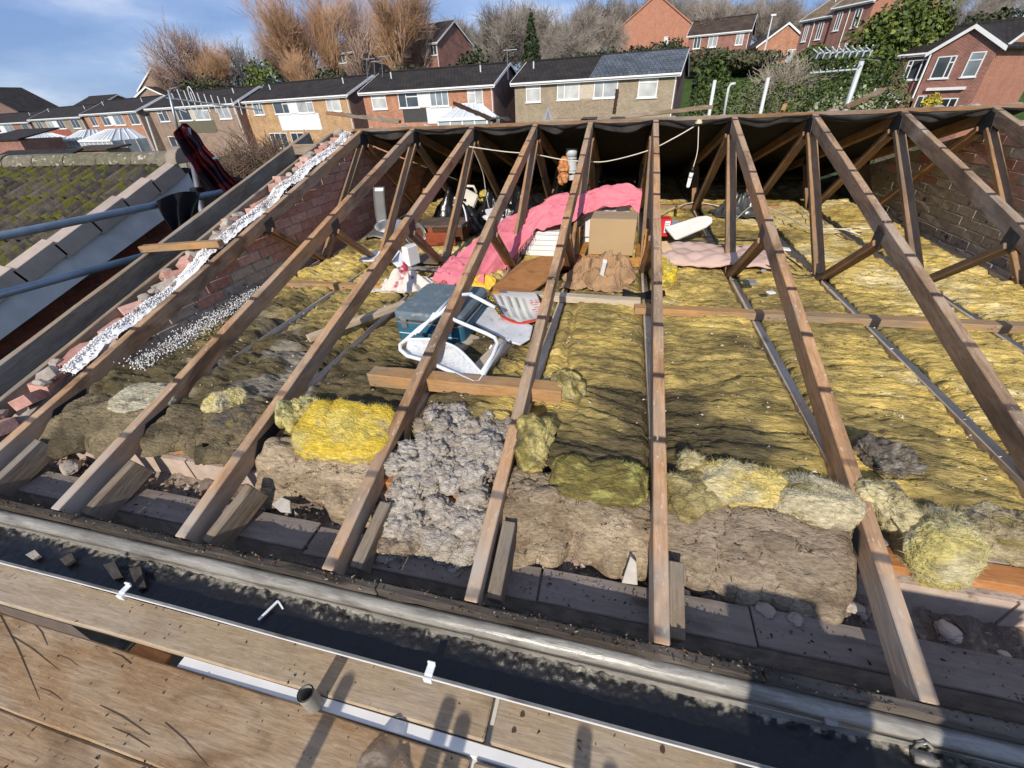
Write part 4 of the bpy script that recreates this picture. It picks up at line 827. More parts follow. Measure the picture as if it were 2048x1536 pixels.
# cardboard box
cb = thing('cardboard_box', 'plain brown cardboard box standing on the wooden crate', 'cardboard box', (-.33, -.90, FZ+.066), -.04)
rbox('box_body', m_card, cb, (0, 0, .14), (.36, .27, .28), 0, .004)
rbox('top_flap', plain('cardboard_top', (.36, .27, .165), .85, var=.06), cb, (0, .0, .2825), (.352, .262, .004), 0, .001)
rbox('flap_seam', plain('card_seam', (.24, .17, .1), .9), cb, (0, 0, .2855), (.352, .003, .001), 0, .0)

# pink blanket draped over the boxes
def blanket():
    nu, nv = 150, 90
    # u runs along the length from the lower left heap to the right end over the white stack, v across from back to front hem
    u = np.linspace(0, 1, nu); v = np.linspace(0, 1, nv); U, V = np.meshgrid(u, v)
    top = spl([(-1.52, -.95, .16), (-1.42, -.75, .26), (-1.2, -.5, .31), (-.9, -.42, .42), (-.66, -.3, .47), (-.38, -.28, .5), (-.12, -.3, .49)], nu)
    hem = spl([(-1.66, -1.66, .07), (-1.42, -1.66, .06), (-1.16, -1.2, .09), (-.98, -.9, .25), (-.72, -.87, .31), (-.48, -.66, .42), (-.12, -.64, .39)], nu)
    mid = spl([(-1.66, -1.3, .13), (-1.42, -1.2, .27), (-1.18, -.8, .33), (-.93, -.66, .46), (-.68, -.6, .52), (-.42, -.5, .55), (-.13, -.5, .53)], nu)
    a, b_, c_ = (1-V)**2, 2*V*(1-V), V*V
    P = top[None]*a[..., None]+mid[None]*b_[..., None]*1.0+hem[None]*c_[..., None]
    wv = fbm(U*7, V*2.4, o=3, s=4); fold = np.sin(U*34+V*6+5*fbm(U*3, V*3, o=2, s=8))
    P[..., 2] += .03*wv+.02*fold*V+.036*(.4-np.abs(fbm(U*11+V*2, V*6, o=3, s=14))); P[..., 1] += .02*fold*V; P[..., 0] += .012*np.cos(U*30+V*4)*V
    rope = np.exp(-((U-.52)/.05)**2)*.03; P[..., 2] += rope
    return P
P = blanket(); bl = cloth('pink_blanket', 'bright pink fringed blanket draped over the stored boxes', 'blanket', P, m_pink, .006)
hemline = P[-1]; Rr = np.random.RandomState(3); m = MB()
for k in range(2, 72, 1):
    p = Vector(hemline[k]); d = Vector((Rr.normal(0, .012), -.012+Rr.normal(0, .006), -.045)); m.tube([p, p+d*.5+Vector((Rr.normal(0, .004), 0, 0)), p+d], .0025, 4)
m.build('fringe', m_pink, bl)
tl = np.linspace(0, 1, 40)
S = np.array([[(-1.60+.36*u, -1.62-.05*v+.02*math.sin(u*9), .06+.05*math.sin(math.pi*v)*(1+.6*math.sin(u*14))) for u in tl] for v in np.linspace(0, 1, 10)])
cloth('blanket_roll', None, None, S, m_pink, .006, bl)

# hardboard sheet
sh = [atz(972, 592, .07), atz(985, 574, .12), atz(1040, 527, .2), atz(1085, 513, .24), atz(1133, 518, .24), atz(1120, 545, .16), atz(1070, 580, .09), atz(1035, 600, .07)]
ctr = sum(sh, Vector())/len(sh); n = len(sh); m = MB(); m.add([p-ctr for p in sh]+[p-ctr+Vector((0, -.003, .006)) for p in sh], [tuple(range(n)), tuple(range(n, 2*n))]+[(i, (i+1) % n, n+(i+1) % n, n+i) for i in range(n)])
o = m.build('hardboard_sheet', wood('hardboard', (.33, .165, .07), (.25, .115, .045), samt=.15, sc=.5)); o.location = ctr; tag(o, 'brown hardboard sheet leaning below the pink blanket', 'board')
tag(rbox('brown_board', wood('dark_case', (.16, .06, .035), (.08, .03, .018)), None, (-.66, -1.16, .09), (.22, .18, .08), .2), 'dark brown wooden case behind the hardboard sheet', 'case')

# heap of brown net cloth
m_net = plain('brown_net', (.36, .225, .125), .9, var=.25, scale=10, bump=.7, bscale=90)
def heap(name, label, cat, c, rx, ry, hgt, seed, mat, fold=1., n=80):
    u = np.linspace(-1, 1, n); X, Y = np.meshgrid(u, u); r = np.sqrt(X**2+Y**2); an = np.arctan2(Y, X)
    edge = 1+.25*vn(np.cos(an)*1.7+seed, np.sin(an)*1.7, s=seed); rr = r/edge
    Zh = hgt*np.clip(1-rr**1.6, 0, 1)*(.75+.5*fbm(X*1.6+seed, Y*1.6, o=2, s=seed))
    wv = billow(X*2.6+.5*vn(X*3, Y*3, s=seed+2), Y*2.6+.5*vn(X*3+9, Y*3, s=seed+3), o=4, s=seed+5)
    Zh += fold*hgt*.32*(wv-.3)*np.clip(1.25-rr, 0, 1)
    S_ = np.clip(1.15/np.maximum(np.maximum(np.abs(X), np.abs(Y))/np.maximum(r, 1e-6), .01)/1.0, 0, 1)
    P = np.stack([c[0]+X*rx*edge*S_, c[1]+Y*ry*edge*S_, c[2]+np.maximum(Zh, .004+.01*vn(X*6, Y*6, s=seed))], -1)
    return cloth(name, label, cat, P, mat, .004)
heap('brown_cloth', 'crumpled brown net cloth heaped below the cardboard box', 'cloth', (-.42, -1.42, .05), .27, .22, .2, 3, m_net, 1.3)
o = rbox('white_batten', m_white, None, (-.37, -1.52, .17), (.03, .03, .15), .2, .004, (.35, .1, .1)); tag(o, 'small white strip stuck in the brown cloth', 'strip')
# pale pink quilted mattress at right of middle
u = np.linspace(0, 1, 70); U, V = np.meshgrid(u, np.linspace(0, 1, 36))
P = np.stack([.02+.86*U+.06*V, -1.12+.5*V-.05*U, .09+.05*np.minimum(1, 8*np.minimum(np.minimum(U, 1-U), np.minimum(V, 1-V)*.6))**.5+.014*np.abs(np.sin(U*17+V*9)*np.sin(U*13-V*11))+.02*fbm(U*3, V*3, o=2, s=4)], -1)
cloth('pink_mattress', 'pale pink quilted mattress lying right of the middle truss', 'mattress', P, plain('mattress_pink', (.53, .38, .32), .9, var=.1, scale=5), .01)
# rolled ironing board cover
ir = thing('ironing_board', 'white covered ironing board lying on the yellow wool', 'ironing board', atz(1345, 485, .18))
a, b_ = atz(1352, 470, .2), atz(1412, 436, .22); L_ = (b_-a).length
poly = [(-.5, -.5), (.25, -.42), (.42, -.28), (.5, 0), (.42, .28), (.25, .42), (-.5, .5)]
MB().prism([(p[0]*.5, p[1]*.16) for p in poly], 2, -.014, .014).build('cover', plain('cover_white', (.74, .73, .68), .85, var=.06, bump=.2), ir, bevel=.008).matrix_basis = Matrix.Translation((b_+a)/2-ir.location)@Euler((.55, -.12, .72)).to_matrix().to_4x4()
o = rbox('board_end', plain('raw_pine', (.6, .43, .25), .8), ir, Vector((-.06, -.08, -.02)), (.1, .13, .02), .5, .003, (.5, .1, .6))
rb = thing('red_box', 'red printed carton beside the ironing board', 'box', (.09, -.42, FZ+.08), .15)
rbox('box_body', plain('carton_red', (.55, .03, .035), .5), rb, (0, 0, .07), (.14, .12, .15), 0, .003); rbox('label_patch', m_paper, rb, (.035, -.0605, .08), (.045, .002, .1), 0, 0)
for k in range(5): MB().bb(.018, .05, -.0635, -.0625, .05+k*.014, .055+k*.014).build('printed_line', m_line, rb)
tag(rbox('grey_folder', plain('folder_grey', (.3, .33, .37), .6), None, (.14, -.2, .17), (.3, .22, .02), .1, .003, (.15, .1, .2)), 'flat grey case behind the red carton', 'case')
tag(rbox('black_case', m_black, None, (-.02, -.45, .1), (.1, .3, .14), .0, .006), 'black slotted case right of the wooden crate', 'case')
# cables
def cable(lab, pts, r, mat, cat='cable', n=60, name='cable'):
    o = MB().tube([tuple(p) for p in spl(pts, n)], r, 6).build(name, mat, smooth=True); tag(o, lab, cat); return o
m_wc = plain('white_cable', (.7, .66, .55), .5)
cable('black cable looped over the pale pink mattress', [(.2, -.62, .14), (.45, -.7, .16), (.75, -.62, .15), (.9, -.55, .13), (.75, -.5, .14), (.4, -.58, .16), (.25, -.66, .15), (.5, -.82, .15), (.8, -.78, .14), (.98, -.9, .12), (1.05, -1.15, .1)], .006, m_black)
cable('white cable lying on yellow wool toward the right wall', [atz(1470, 440, .2), atz(1510, 410, .15), atz(1560, 425, .12), atz(1615, 455, .12), atz(1660, 458, .11), atz(1740, 457, .1)], .006, m_wc)
cable('second white cable crossing the wool at right', [atz(1600, 415, .1), atz(1640, 450, .1), atz(1690, 460, .12), atz(1720, 470, .1)], .005, m_wc)
cable('thin white cable lying on wool behind the middle truss', [atz(1320, 430, .08), atz(1350, 415, .1), atz(1390, 405, .1), atz(1440, 412, .09)], .006, m_wc)
cable('white wire slung across the trusses at the left of the bulb', [(-1.74, -.25, .86), (-1.45, -.1, .8), (-1.16, 0, .76), (-.9, .1, .7), (-.66, .1, .68), (-.45, .1, .68), (-.1, 0, .77), (.12, -.02, .87), (.30, .02, .965)], .005, m_wc)
cable('white wire hanging straight down by the third truss', [(-1.72, -.2, .84), (-1.7, .0, .6), (-1.71, .1, .35), (-1.7, .2, .15)], .004, m_wc)
cable('black wire drooping to the right across the mattress', [(.55, -.95, .15), (.8, -1.15, .12), (1.0, -1.3, .1), (1.2, -1.2, .1)], .004, m_black)
# ceiling rose, flex and lamp
lp = thing('pendant_lamp', 'white energy saving bulb hanging from the ridge on a flex', 'lamp', (.325, .0, .5))
MB().tube([(-.02, .02, .47), (-.02, .02, .485)], .03, 16).tube([(-.02, .02, .485), (-.02, .02, .5)], .022, 16).build('ceiling_rose', plain('rose_cream', (.62, .55, .36), .5), lp, smooth=False)
MB().tube([tuple(p) for p in spl([(-.02, .02, .47), (-.005, .015, .38), (.012, .01, .25), (.0, .0, .13)], 20)], .004, 6).build('flex', m_wc, lp, smooth=True)
MB().tube([(0, 0, .13), (-.004, 0, .085)], .016, 12).build('lamp_holder', m_black, lp, smooth=True)
bb_ = MB().tube([(-.004, 0, .085), (-.008, 0, .06), (-.009, 0, .045)], .019, 12).build('bulb_base', m_white, lp, smooth=True)
for s in (-1, 1): MB().tube([(-.009+s*.009, 0, .045), (-.014+s*.009, 0, -.03), (-.015+s*.002, 0, -.04)], .0085, 10).build('bulb_tube', m_white, lp, smooth=True)
# vent pipe
vp = thing('vent_pipe', 'short white plastic vent pipe hanging below the ridge', 'pipe', (-.835, .45, .5))
m_svp = plain('pipe_white', (.55, .59, .63), .4, spec=.5, var=.08)
MB().tube([(0, 0, .03), (-.01, 0, .2), (-.012, 0, .26)], .055, 20, caps=False).tube([(-.012, 0, .19), (-.012, 0, .265)], .06, 20).build('pipe_body', m_svp, vp, smooth=True)
MB().tube([(0, .0, .03), (.01, .01, -.02)], .056, 20, caps=False).build('collar', m_svp, vp, smooth=True)
for z in (.06, .17): MB().tube([(.06*math.cos(a)-.004, .06*math.sin(a), z) for a in np.linspace(0, 6.28, 24)], .002, 4, False).build('wire_tie', m_black, vp)

# clutter at the back left
bg_ = 'black bags'
m_bin = plain('black_bag', (.012, .012, .013), .28, spec=.6, bump=.9, bscale=14)
for k, (x, y, s, lab) in enumerate([(-1.32, .2, .3, 'shiny black bin bag behind the pink blanket'), (-1.68, .25, .27, 'black bin bag by the third truss at the back'), (-1.95, .0, .24, 'black cloth bag behind the brown case'), (-.98, .35, .27, 'black bin bag left of the vent pipe'), (-1.5, .75, .34, 'black bin bag furthest back by the dark felt'), (-2.2, .5, .26, 'black bin bag behind the cream jerrycan')]):
    heap('black_bag', lab, 'bag', (x, y, .05), s, s, .27 if k != 2 else .2, 20+k, m_bin, .8, 50)['group'] = bg_
bc = thing('brown_case', 'old brown suitcase lying at the back left', 'suitcase', (-2.05, -.35, FZ), .12)
m_bc = wood('case_brown', (.14, .065, .035), (.07, .03, .018), samt=.2)
rbox('case_base', m_bc, bc, (0, 0, .06), (.5, .36, .12), 0, .012); rbox('lid', plain('case_dust', (.12, .085, .065), .8, var=.3), bc, (0, 0, .135), (.505, .365, .03), 0, .01)
rbox('strap', plain('strap_red', (.28, .07, .04), .6), bc, (-.1, -.184, .07), (.05, .006, .12), 0, .001)
tag(rbox('drawer_front', wood('drawer', (.3, .08, .04), (.2, .05, .025)), None, (-1.98, -.66, .11), (.3, .02, .12), .1, .003), 'reddish drawer front in front of the old case', 'drawer')
# aluminium pans and bowls
def lathe(prof, n=28):
    m = MB(); k = len(prof)
    for r, z in prof: m.v += [(r*math.cos(2*math.pi*i/n), r*math.sin(2*math.pi*i/n), z) for i in range(n)]
    for j in range(k-1):
        for i in range(n): m.f.append((j*n+i, j*n+(i+1) % n, (j+1)*n+(i+1) % n, (j+1)*n+i))
    return m
m_alu = plain('aluminium', (.5, .51, .52), .35, .8, .5, .1)
o = lathe([(.0, .0), (.12, .0), (.17, .07), (.18, .075), (.165, .07), (.115, .01), (0, .01)]).build('metal_bowl', m_alu, smooth=True); o.location = (-2.62, -.42, .1); o.rotation_euler = (.15, .1, 0); tag(o, 'shallow metal bowl by the gable wall', 'bowl')
o = lathe([(.0, .0), (.1, .0), (.105, .15), (.112, .155), (.1, .15), (.095, .01), (0, .01)]).build('metal_bucket', m_alu, smooth=True); o.location = (-2.33, -.55, .1); o.rotation_euler = (1.2, .2, .6); tag(o, 'metal bucket lying on its side behind the second truss', 'bucket')
gm = thing('grey_sheet', 'bent grey metal sheet leaning on the gable wall', 'metal sheet', (-2.86, -.2, .1))
S = np.array([[(.0+.12*u+.05*v*v, -.1+.02*u, .42*v) for u in np.linspace(0, 1, 6)] for v in np.linspace(0, 1, 10)]); cloth('upper_leaf', None, None, S, m_grey, .003, gm)
S = np.array([[(-.02+.26*u, -.1-.32*v, .02+.03*math.sin(3*u)-.04*v) for u in np.linspace(0, 1, 8)] for v in np.linspace(0, 1, 8)]); cloth('lower_leaf', None, None, S, m_alu, .003, gm)
# white jug / kettle
jg = thing('plastic_jug', 'cream plastic jerrycan on top of the yellow wool at back left', 'jug', (-1.97, .28, .3), .3)
rbox('jug_body', plain('jug_cream', (.68, .66, .58), .45), jg, (0, 0, .0), (.17, .09, .17), 0, .02, (0, .5, 0)); MB().tube([(-.04, 0, .09), (-.04, 0, .14), (.06, 0, .13), (.09, 0, .06)], .014, 8).build('handle', MATS['jug_cream'], jg, smooth=True)
rbox('cap', m_black, jg, (-.05, -.048, .0), (.03, .012, .03), 0, .003)
# white trays and panels on the left
t1 = thing('white_tray', 'white plastic tray lying left below the brown case', 'tray', atz(745, 520, .1), .2)
S = np.array([[(-.07+.3*u, -.14+.26*v, .012+.03*max(0, (abs(u-.5)*2)**8, (abs(v-.5)*2)**8)) for u in np.linspace(0, 1, 16)] for v in np.linspace(0, 1, 14)]); cloth('tray_sheet', None, None, S, m_whitem, .004, t1)
o = rbox('metal_sheet', m_whitem, None, atz(805, 525, .09), (.42, .14, .015), -.62, .003, (.1, .25, -.62)); tag(o, 'long white metal panel lying below the brown case', 'panel')
o = rbox('white_box', m_white, None, atz(822, 510, .17), (.07, .13, .16), -.35, .008); tag(o, 'white plastic casing standing on end by the brown case', 'box')
for k in range(3): o = rbox('panel_slat', m_alu, None, (-1.83+.0*k, -1.37-.05*k, .07+.012*k), (.42, .035, .008), -.05+.02*k, .001); tag(o, ['top', 'middle', 'lowest'][k]+' of three grey metal strips in front of the strut', 'metal strip')
tag(rbox('dark_board', plain('dark_board', (.16, .12, .09), .8), None, (-1.9, -1.15, .075), (.4, .22, .01), .1, .002, (.05, .05, .1)), 'flat dark board between the white panel and the pink blanket', 'board')
# printed fabric bag
m_bag = multi('printed_bag', [(.66, .61, .55)], var=.08, scale=8, speck=((.42, .06, .1), 9, .56), rough=.85)
heap('fabric_bag', 'white fabric bag printed with red flowers', 'bag', (-1.86, -1.72, .05), .2, .18, .13, 33, m_bag, 1., 60)
# papers at the back
heap('paper_bag', 'orange and yellow paper bag peeping under the pink blanket', 'bag', (-1.27, -1.62, .04), .16, .09, .06, 41, plain('bag_orange', (.7, .42, .05), .7, var=.2), 1.2, 40)
for k, (x, y, z, lab) in enumerate([(-1.62, .02, .24, 'stack of white papers at the back behind the blanket'), (-1.78, .55, .2, 'loose white papers beyond the black bag'), (-1.5, .1, .16, 'grey plastic bits behind the pink blanket')]):
    p = thing('paper_pile', lab, 'papers', (x, y, z-.1), .3*k)
    for j in range(5): rbox('paper_sheet', m_paper, p, (.02*math.sin(j*3+k), .02*math.cos(j*2), .02*j), (.2, .14, .012), .4*j, .001, (.15*math.sin(j), .2*math.cos(j+k), .5*j))
cable('white curved hose behind the brown case', [(-1.98, -.1, .33), (-1.9, -.15, .32), (-1.82, -.3, .22), (-1.8, -.4, .15)], .009, m_white, 'hose')
# bits of slate and litter on the wool at right
for k, (px, py, s, lab, mat) in enumerate([(1570, 498, .05, 'small white plastic lid on the wool at right', m_white), (1500, 565, .06, 'flat grey slate on the wool below the mattress', plain('slate_grey', (.24, .24, .24), .7)), (1542, 585, .035, 'scrap of white paper on the wool', m_paper), (1527, 541, .025, 'small blue-grey crumpled scrap on the mattress edge', plain('scrap_blue', (.3, .36, .42), .6))]):
    o = rbox('litter', mat, None, atz(px, py, .1), (s*1.6, s, .012), .4, .003, (.1, .1, .3*k)); tag(o, lab, 'litter')
# dark smooth felt piece at foot of brown cloth and torn polythene at back right
S = np.array([[(-.22+.28*u, -1.78+.1*v+.02*u, .075+.015*math.sin(u*7+v*2)) for u in np.linspace(0, 1, 14)] for v in np.linspace(0, 1, 8)]); cloth('felt_scrap', 'black felt scrap lying on the grey timber by the middle truss', 'felt', S, m_felt)
heap('polythene', 'crumpled dark polythene at the back right', 'polythene', (.95, .75, .07), .28, .2, .22, 55, plain('polythene_grey', (.06, .065, .07), .3, spec=.6), 1., 50)
# debris along the ridge
for k in range(34):
    x = rs.uniform(-3.1, 2.8); s = rs.uniform(.02, .05)
    o = rock('mortar_lump', s, m_rub, (x, .14+rs.uniform(-.04, .1), H-.015+s*.2), 200+k, None, 2); tag(o, 'lump of old ridge mortar lying along the ridge', 'mortar lump', 'mortar lumps along the ridge')
def stick(lab, a, b_, w_, h_, mat, cat='timber', name='broken_batten'): tag(timber(name, a, b_, w_, h_, mat, rough=.003), lab, cat)
m_char = wood('charred', (.09, .06, .045), (.03, .02, .016), samt=.3)
stick('dark splintered batten sticking up over the ridge', aty(908, 206, .5), aty(990, 242, .35), .045, .035, m_char)
stick('brown batten lying along the ridge at left', aty(655, 226, .4), aty(800, 244, .3), .05, .03, m_ridge)
stick('pale plank lying along the ridge right of the middle', aty(1165, 243, .3), aty(1424, 214, .4), .07, .03, m_lad)
stick('upright dark stake beyond the ridge', aty(1235, 178, .6), aty(1228, 228, .6), .03, .03, m_char)
stick('brown splintered board leaning over the ridge at right', aty(1690, 215, .4), aty(1765, 180, .6), .05, .03, m_ridge)
stick('short block of wood on the ridge at right', aty(1565, 222, .25), aty(1572, 208, .27), .03, .025, m_new)
tp = thing('broken_tile', 'grey broken tile corner standing on the ridge', 'tile', aty(1096, 232, .3))
MB().prism([(-.05, -.03), (.0, .075), (.06, -.03)], 1, -.008, .008).build('tile_piece', plain('tile_grey', (.3, .31, .33), .7), tp); 
MB().prism([(-.018, -.03), (.0, .04), (.02, -.03)], 1, -.03, -.009).build('tile_piece', plain('tile_grey2', (.2, .21, .23), .7), tp)
for k, (px, lab) in enumerate([(1178, 'dark roof tile edge on the ridge near the vent pipe'), (1235, 'second dark roof tile edge on the ridge near the stake'), (1000, 'roof tile edge on the ridge beside the splintered batten')]):
    o = MB().prism([(-.09, 0), (-.06, .03), (.06, .03), (.09, 0), (.055, .02), (-.055, .02)], 1, -.1, .1).build('roof_tile', plain('tile_dark', (.06, .055, .05), .8)); o.location = aty(px, 242, .15); tag(o, lab, 'roof tile', 'roof tiles on the ridge')
# plastic bag at the bottom of the view
u = np.linspace(-1, 1, 60); X, Y = np.meshgrid(u, u); r = np.sqrt(X**2+Y**2)
cp = atz(765, 1550, BZ+.02)
XD, YD = X*np.sqrt(1-Y**2/2)*(1+.12*vn(X*3, Y*3, s=2)), Y*np.sqrt(1-X**2/2)*(1+.12*vn(X*3, Y*3, s=6)); r = np.sqrt(XD**2+YD**2)
P = np.stack([cp.x+XD*.085, cp.y+YD*.07, BZ+.022+.05*np.clip(1-r**2, 0, 1)*(.7+.6*fbm(X*2, Y*2, o=2, s=3))+.014*(billow(X*2.5, Y*2.5, o=3, s=7)-.2)*np.clip(1.2-r, 0, 1)], -1)
mp_, n_, l_, b_ = newmat('clear_polythene'); b_.inputs['Base Color'].default_value = (.8, .8, .78, 1); b_.inputs['Transmission Weight'].default_value = .9; b_.inputs['Roughness'].default_value = .25; b_.inputs['IOR'].default_value = 1.15
o = put('plastic_bag', gridmesh('plastic_bag', P), mp_); tag(o, 'crumpled clear plastic bag on the board at the bottom edge', 'plastic bag')

# ================================================================== ground, hill
def terr(x, y):
    b = np.interp(y, [-60, 12, 34, 45, 60, 85, 130, 250, 900], [-5, -5, -2.9, -2.6, 2.6, 5.2, 9, 16, 22])
    f = np.interp(x, [-160, -90, -40, -20, 400], [.12, .25, .75, 1, 1])
    return np.where(b > -2.6, -2.6+(b+2.6)*f, b)+0*x
xs = np.concatenate([np.linspace(-900, -160, 20), np.linspace(-150, 120, 150), np.linspace(140, 900, 20)]); ys = np.concatenate([np.linspace(-60, 20, 20), np.linspace(22, 140, 120), np.linspace(150, 1500, 30)])
X, Y = np.meshgrid(xs, ys); Z = terr(X, Y)+.25*fbm(X*.12, Y*.12, o=3, s=3)*(Y > 20)
g = fbm(X*.06, Y*.06, o=4, s=9)
c = lerp(np.broadcast_to(np.array((.05, .085, .022)), X.shape+(3,)), np.broadcast_to(np.array((.12, .1, .06)), X.shape+(3,)), sm(g+sm(Y, 58, 75)*.8, 0., .7))
o = put('ground', gridmesh('ground', np.stack([X, Y, Z], -1), c), vcol('ground_mat', amt=.35, scale=2.5, bump=.6, bscale=8, dist=.1)); struct(o)

# ------------------------------------------------------------------ houses
def brickmat(name, c1, c2, mort=(.3, .27, .24), var=.3):
    m, n, l, b = newmat(name); t = n.new('ShaderNodeTexCoord'); s = n.new('ShaderNodeSeparateXYZ'); l.new(t.outputs['Object'], s.inputs[0])
    ad = n.new('ShaderNodeMath'); l.new(s.outputs[0], ad.inputs[0]); l.new(s.outputs[1], ad.inputs[1]); cx = n.new('ShaderNodeCombineXYZ'); l.new(ad.outputs[0], cx.inputs[0]); l.new(s.outputs[2], cx.inputs[1])
    bt = n.new('ShaderNodeTexBrick'); l.new(cx.outputs[0], bt.inputs['Vector']); bt.inputs['Scale'].default_value = 1; bt.inputs['Brick Width'].default_value = .225; bt.inputs['Row Height'].default_value = .075; bt.inputs['Mortar Size'].default_value = .01
    bt.inputs['Color1'].default_value = (*c1, 1); bt.inputs['Color2'].default_value = (*c2, 1); bt.inputs['Mortar'].default_value = (*mort, 1)
    z = n.new('ShaderNodeTexNoise'); z.inputs['Scale'].default_value = 1.4; z.inputs['Detail'].default_value = 8; z.inputs['Roughness'].default_value = .7; l.new(t.outputs['Object'], z.inputs['Vector'])
    mr = n.new('ShaderNodeMapRange'); mr.inputs[1].default_value = .3; mr.inputs[2].default_value = .7; mr.inputs[3].default_value = 1-var; mr.inputs[4].default_value = 1+var; l.new(z.outputs[0], mr.inputs[0])
    x = n.new('ShaderNodeVectorMath'); x.operation = 'SCALE'; l.new(bt.outputs[0], x.inputs[0]); l.new(mr.outputs[0], x.inputs['Scale']); l.new(x.outputs[0], b.inputs['Base Color']); b.inputs['Roughness'].default_value = .9
    return m
def roofmat(name, c, moss=None):
    m, n, l, b = newmat(name); t = n.new('ShaderNodeTexCoord'); bt = n.new('ShaderNodeTexBrick'); l.new(t.outputs['Object'], bt.inputs['Vector']); bt.inputs['Scale'].default_value = 1; bt.inputs['Brick Width'].default_value = .33; bt.inputs['Row Height'].default_value = .34; bt.inputs['Mortar Size'].default_value = .025
    bt.inputs['Color1'].default_value = (*c, 1); bt.inputs['Color2'].default_value = tuple(k*1.35 for k in c)+(1,); bt.inputs['Mortar'].default_value = tuple(k*.5 for k in c)+(1,)
    z = n.new('ShaderNodeTexNoise'); z.inputs['Scale'].default_value = .9; z.inputs['Detail'].default_value = 7; l.new(t.outputs['Object'], z.inputs['Vector'])
    mr = n.new('ShaderNodeMapRange'); mr.inputs[1].default_value = .3; mr.inputs[2].default_value = .7; mr.inputs[3].default_value = .7; mr.inputs[4].default_value = 1.35; l.new(z.outputs[0], mr.inputs[0])
    x = n.new('ShaderNodeVectorMath'); x.operation = 'SCALE'; l.new(bt.outputs[0], x.inputs[0]); l.new(mr.outputs[0], x.inputs['Scale']); l.new(x.outputs[0], b.inputs['Base Color']); b.inputs['Roughness'].default_value = .8; b.inputs['Specular IOR Level'].default_value = .2
    bp = n.new('ShaderNodeBump'); bp.inputs['Strength'].default_value = .6; bp.inputs['Distance'].default_value = .04; l.new(bt.outputs['Fac'], bp.inputs['Height']); bp.invert = True; l.new(bp.outputs[0], b.inputs['Normal']); return m
BR = dict(red=brickmat('brick_red', (.3, .085, .045), (.2, .055, .035)), orange=brickmat('brick_orange', (.52, .2, .085), (.38, .135, .055)), yellow=brickmat('brick_yellow', (.54, .32, .12), (.4, .215, .075)),
          buff=brickmat('brick_buff', (.36, .29, .18), (.27, .21, .125), var=.2), brown=brickmat('brick_brown', (.3, .19, .12), (.21, .13, .085)), drab=brickmat('brick_drab', (.27, .21, .155), (.2, .15, .11)),
          dark=brickmat('brick_dark_and_shaded', (.15, .045, .035), (.1, .03, .025)), bright=brickmat('brick_bright', (.5, .17, .075), (.4, .125, .055), var=.15))  # dark also paints shade onto the row houses' side walls
RF = dict(dark=roofmat('tiles_dark', (.032, .027, .024)), brown=roofmat('tiles_brown', (.07, .05, .038)), slate=roofmat('tiles_slate', (.09, .105, .125)), ochre=roofmat('tiles_ochre', (.2, .145, .09)))
m_hw = plain('house_white', (.76, .77, .77), .55, var=.05, scale=3)
m_lead = plain('lead_grey', (.22, .24, .26), .5, .3)
panes = []
for k, c in enumerate([(.035, .045, .055), (.06, .075, .085), (.34, .36, .36), (.2, .24, .26), (.5, .51, .49)]):
    panes.append(plain('pane_%d' % k, c, .08, 0, .8, .35, .8))
prs = random.Random(5)
def window(par, x0, x1, z0, z1, y=0., mull=(.5,), transom=None, pane=None, frame_mat=None, sill=True, name='window'):
    fm = frame_mat or m_hw; t = .07; m = MB(); yf = y-.035
    m.bb(x0, x1, y-.05, y-.005, z1-t, z1); m.bb(x0, x1, y-.05, y-.005, z0, z0+t); m.bb(x0, x0+t, y-.05, y-.005, z0+t, z1-t); m.bb(x1-t, x1, y-.05, y-.005, z0+t, z1-t)
    for u in mull: xm = x0+(x1-x0)*u; m.bb(xm-t/2, xm+t/2, y-.049, y-.006, z0+t, z1-t)
    if transom: a, b_, zz = transom; m.bb(x0+(x1-x0)*a, x0+(x1-x0)*b_, y-.048, y-.007, z0+(z1-z0)*zz-t/2, z0+(z1-z0)*zz+t/2)
    f = m.build(name, fm, par)
    MB().bb(x0+.02, x1-.02, y-.02, y-.003, z0+.02, z1-.02).build('pane', pane or prs.choice(panes), f)
    if sill: MB().bb(x0-.06, x1+.06, y-.11, y, z0-.07, z0-.001).build('sill', fm, f)
    return f
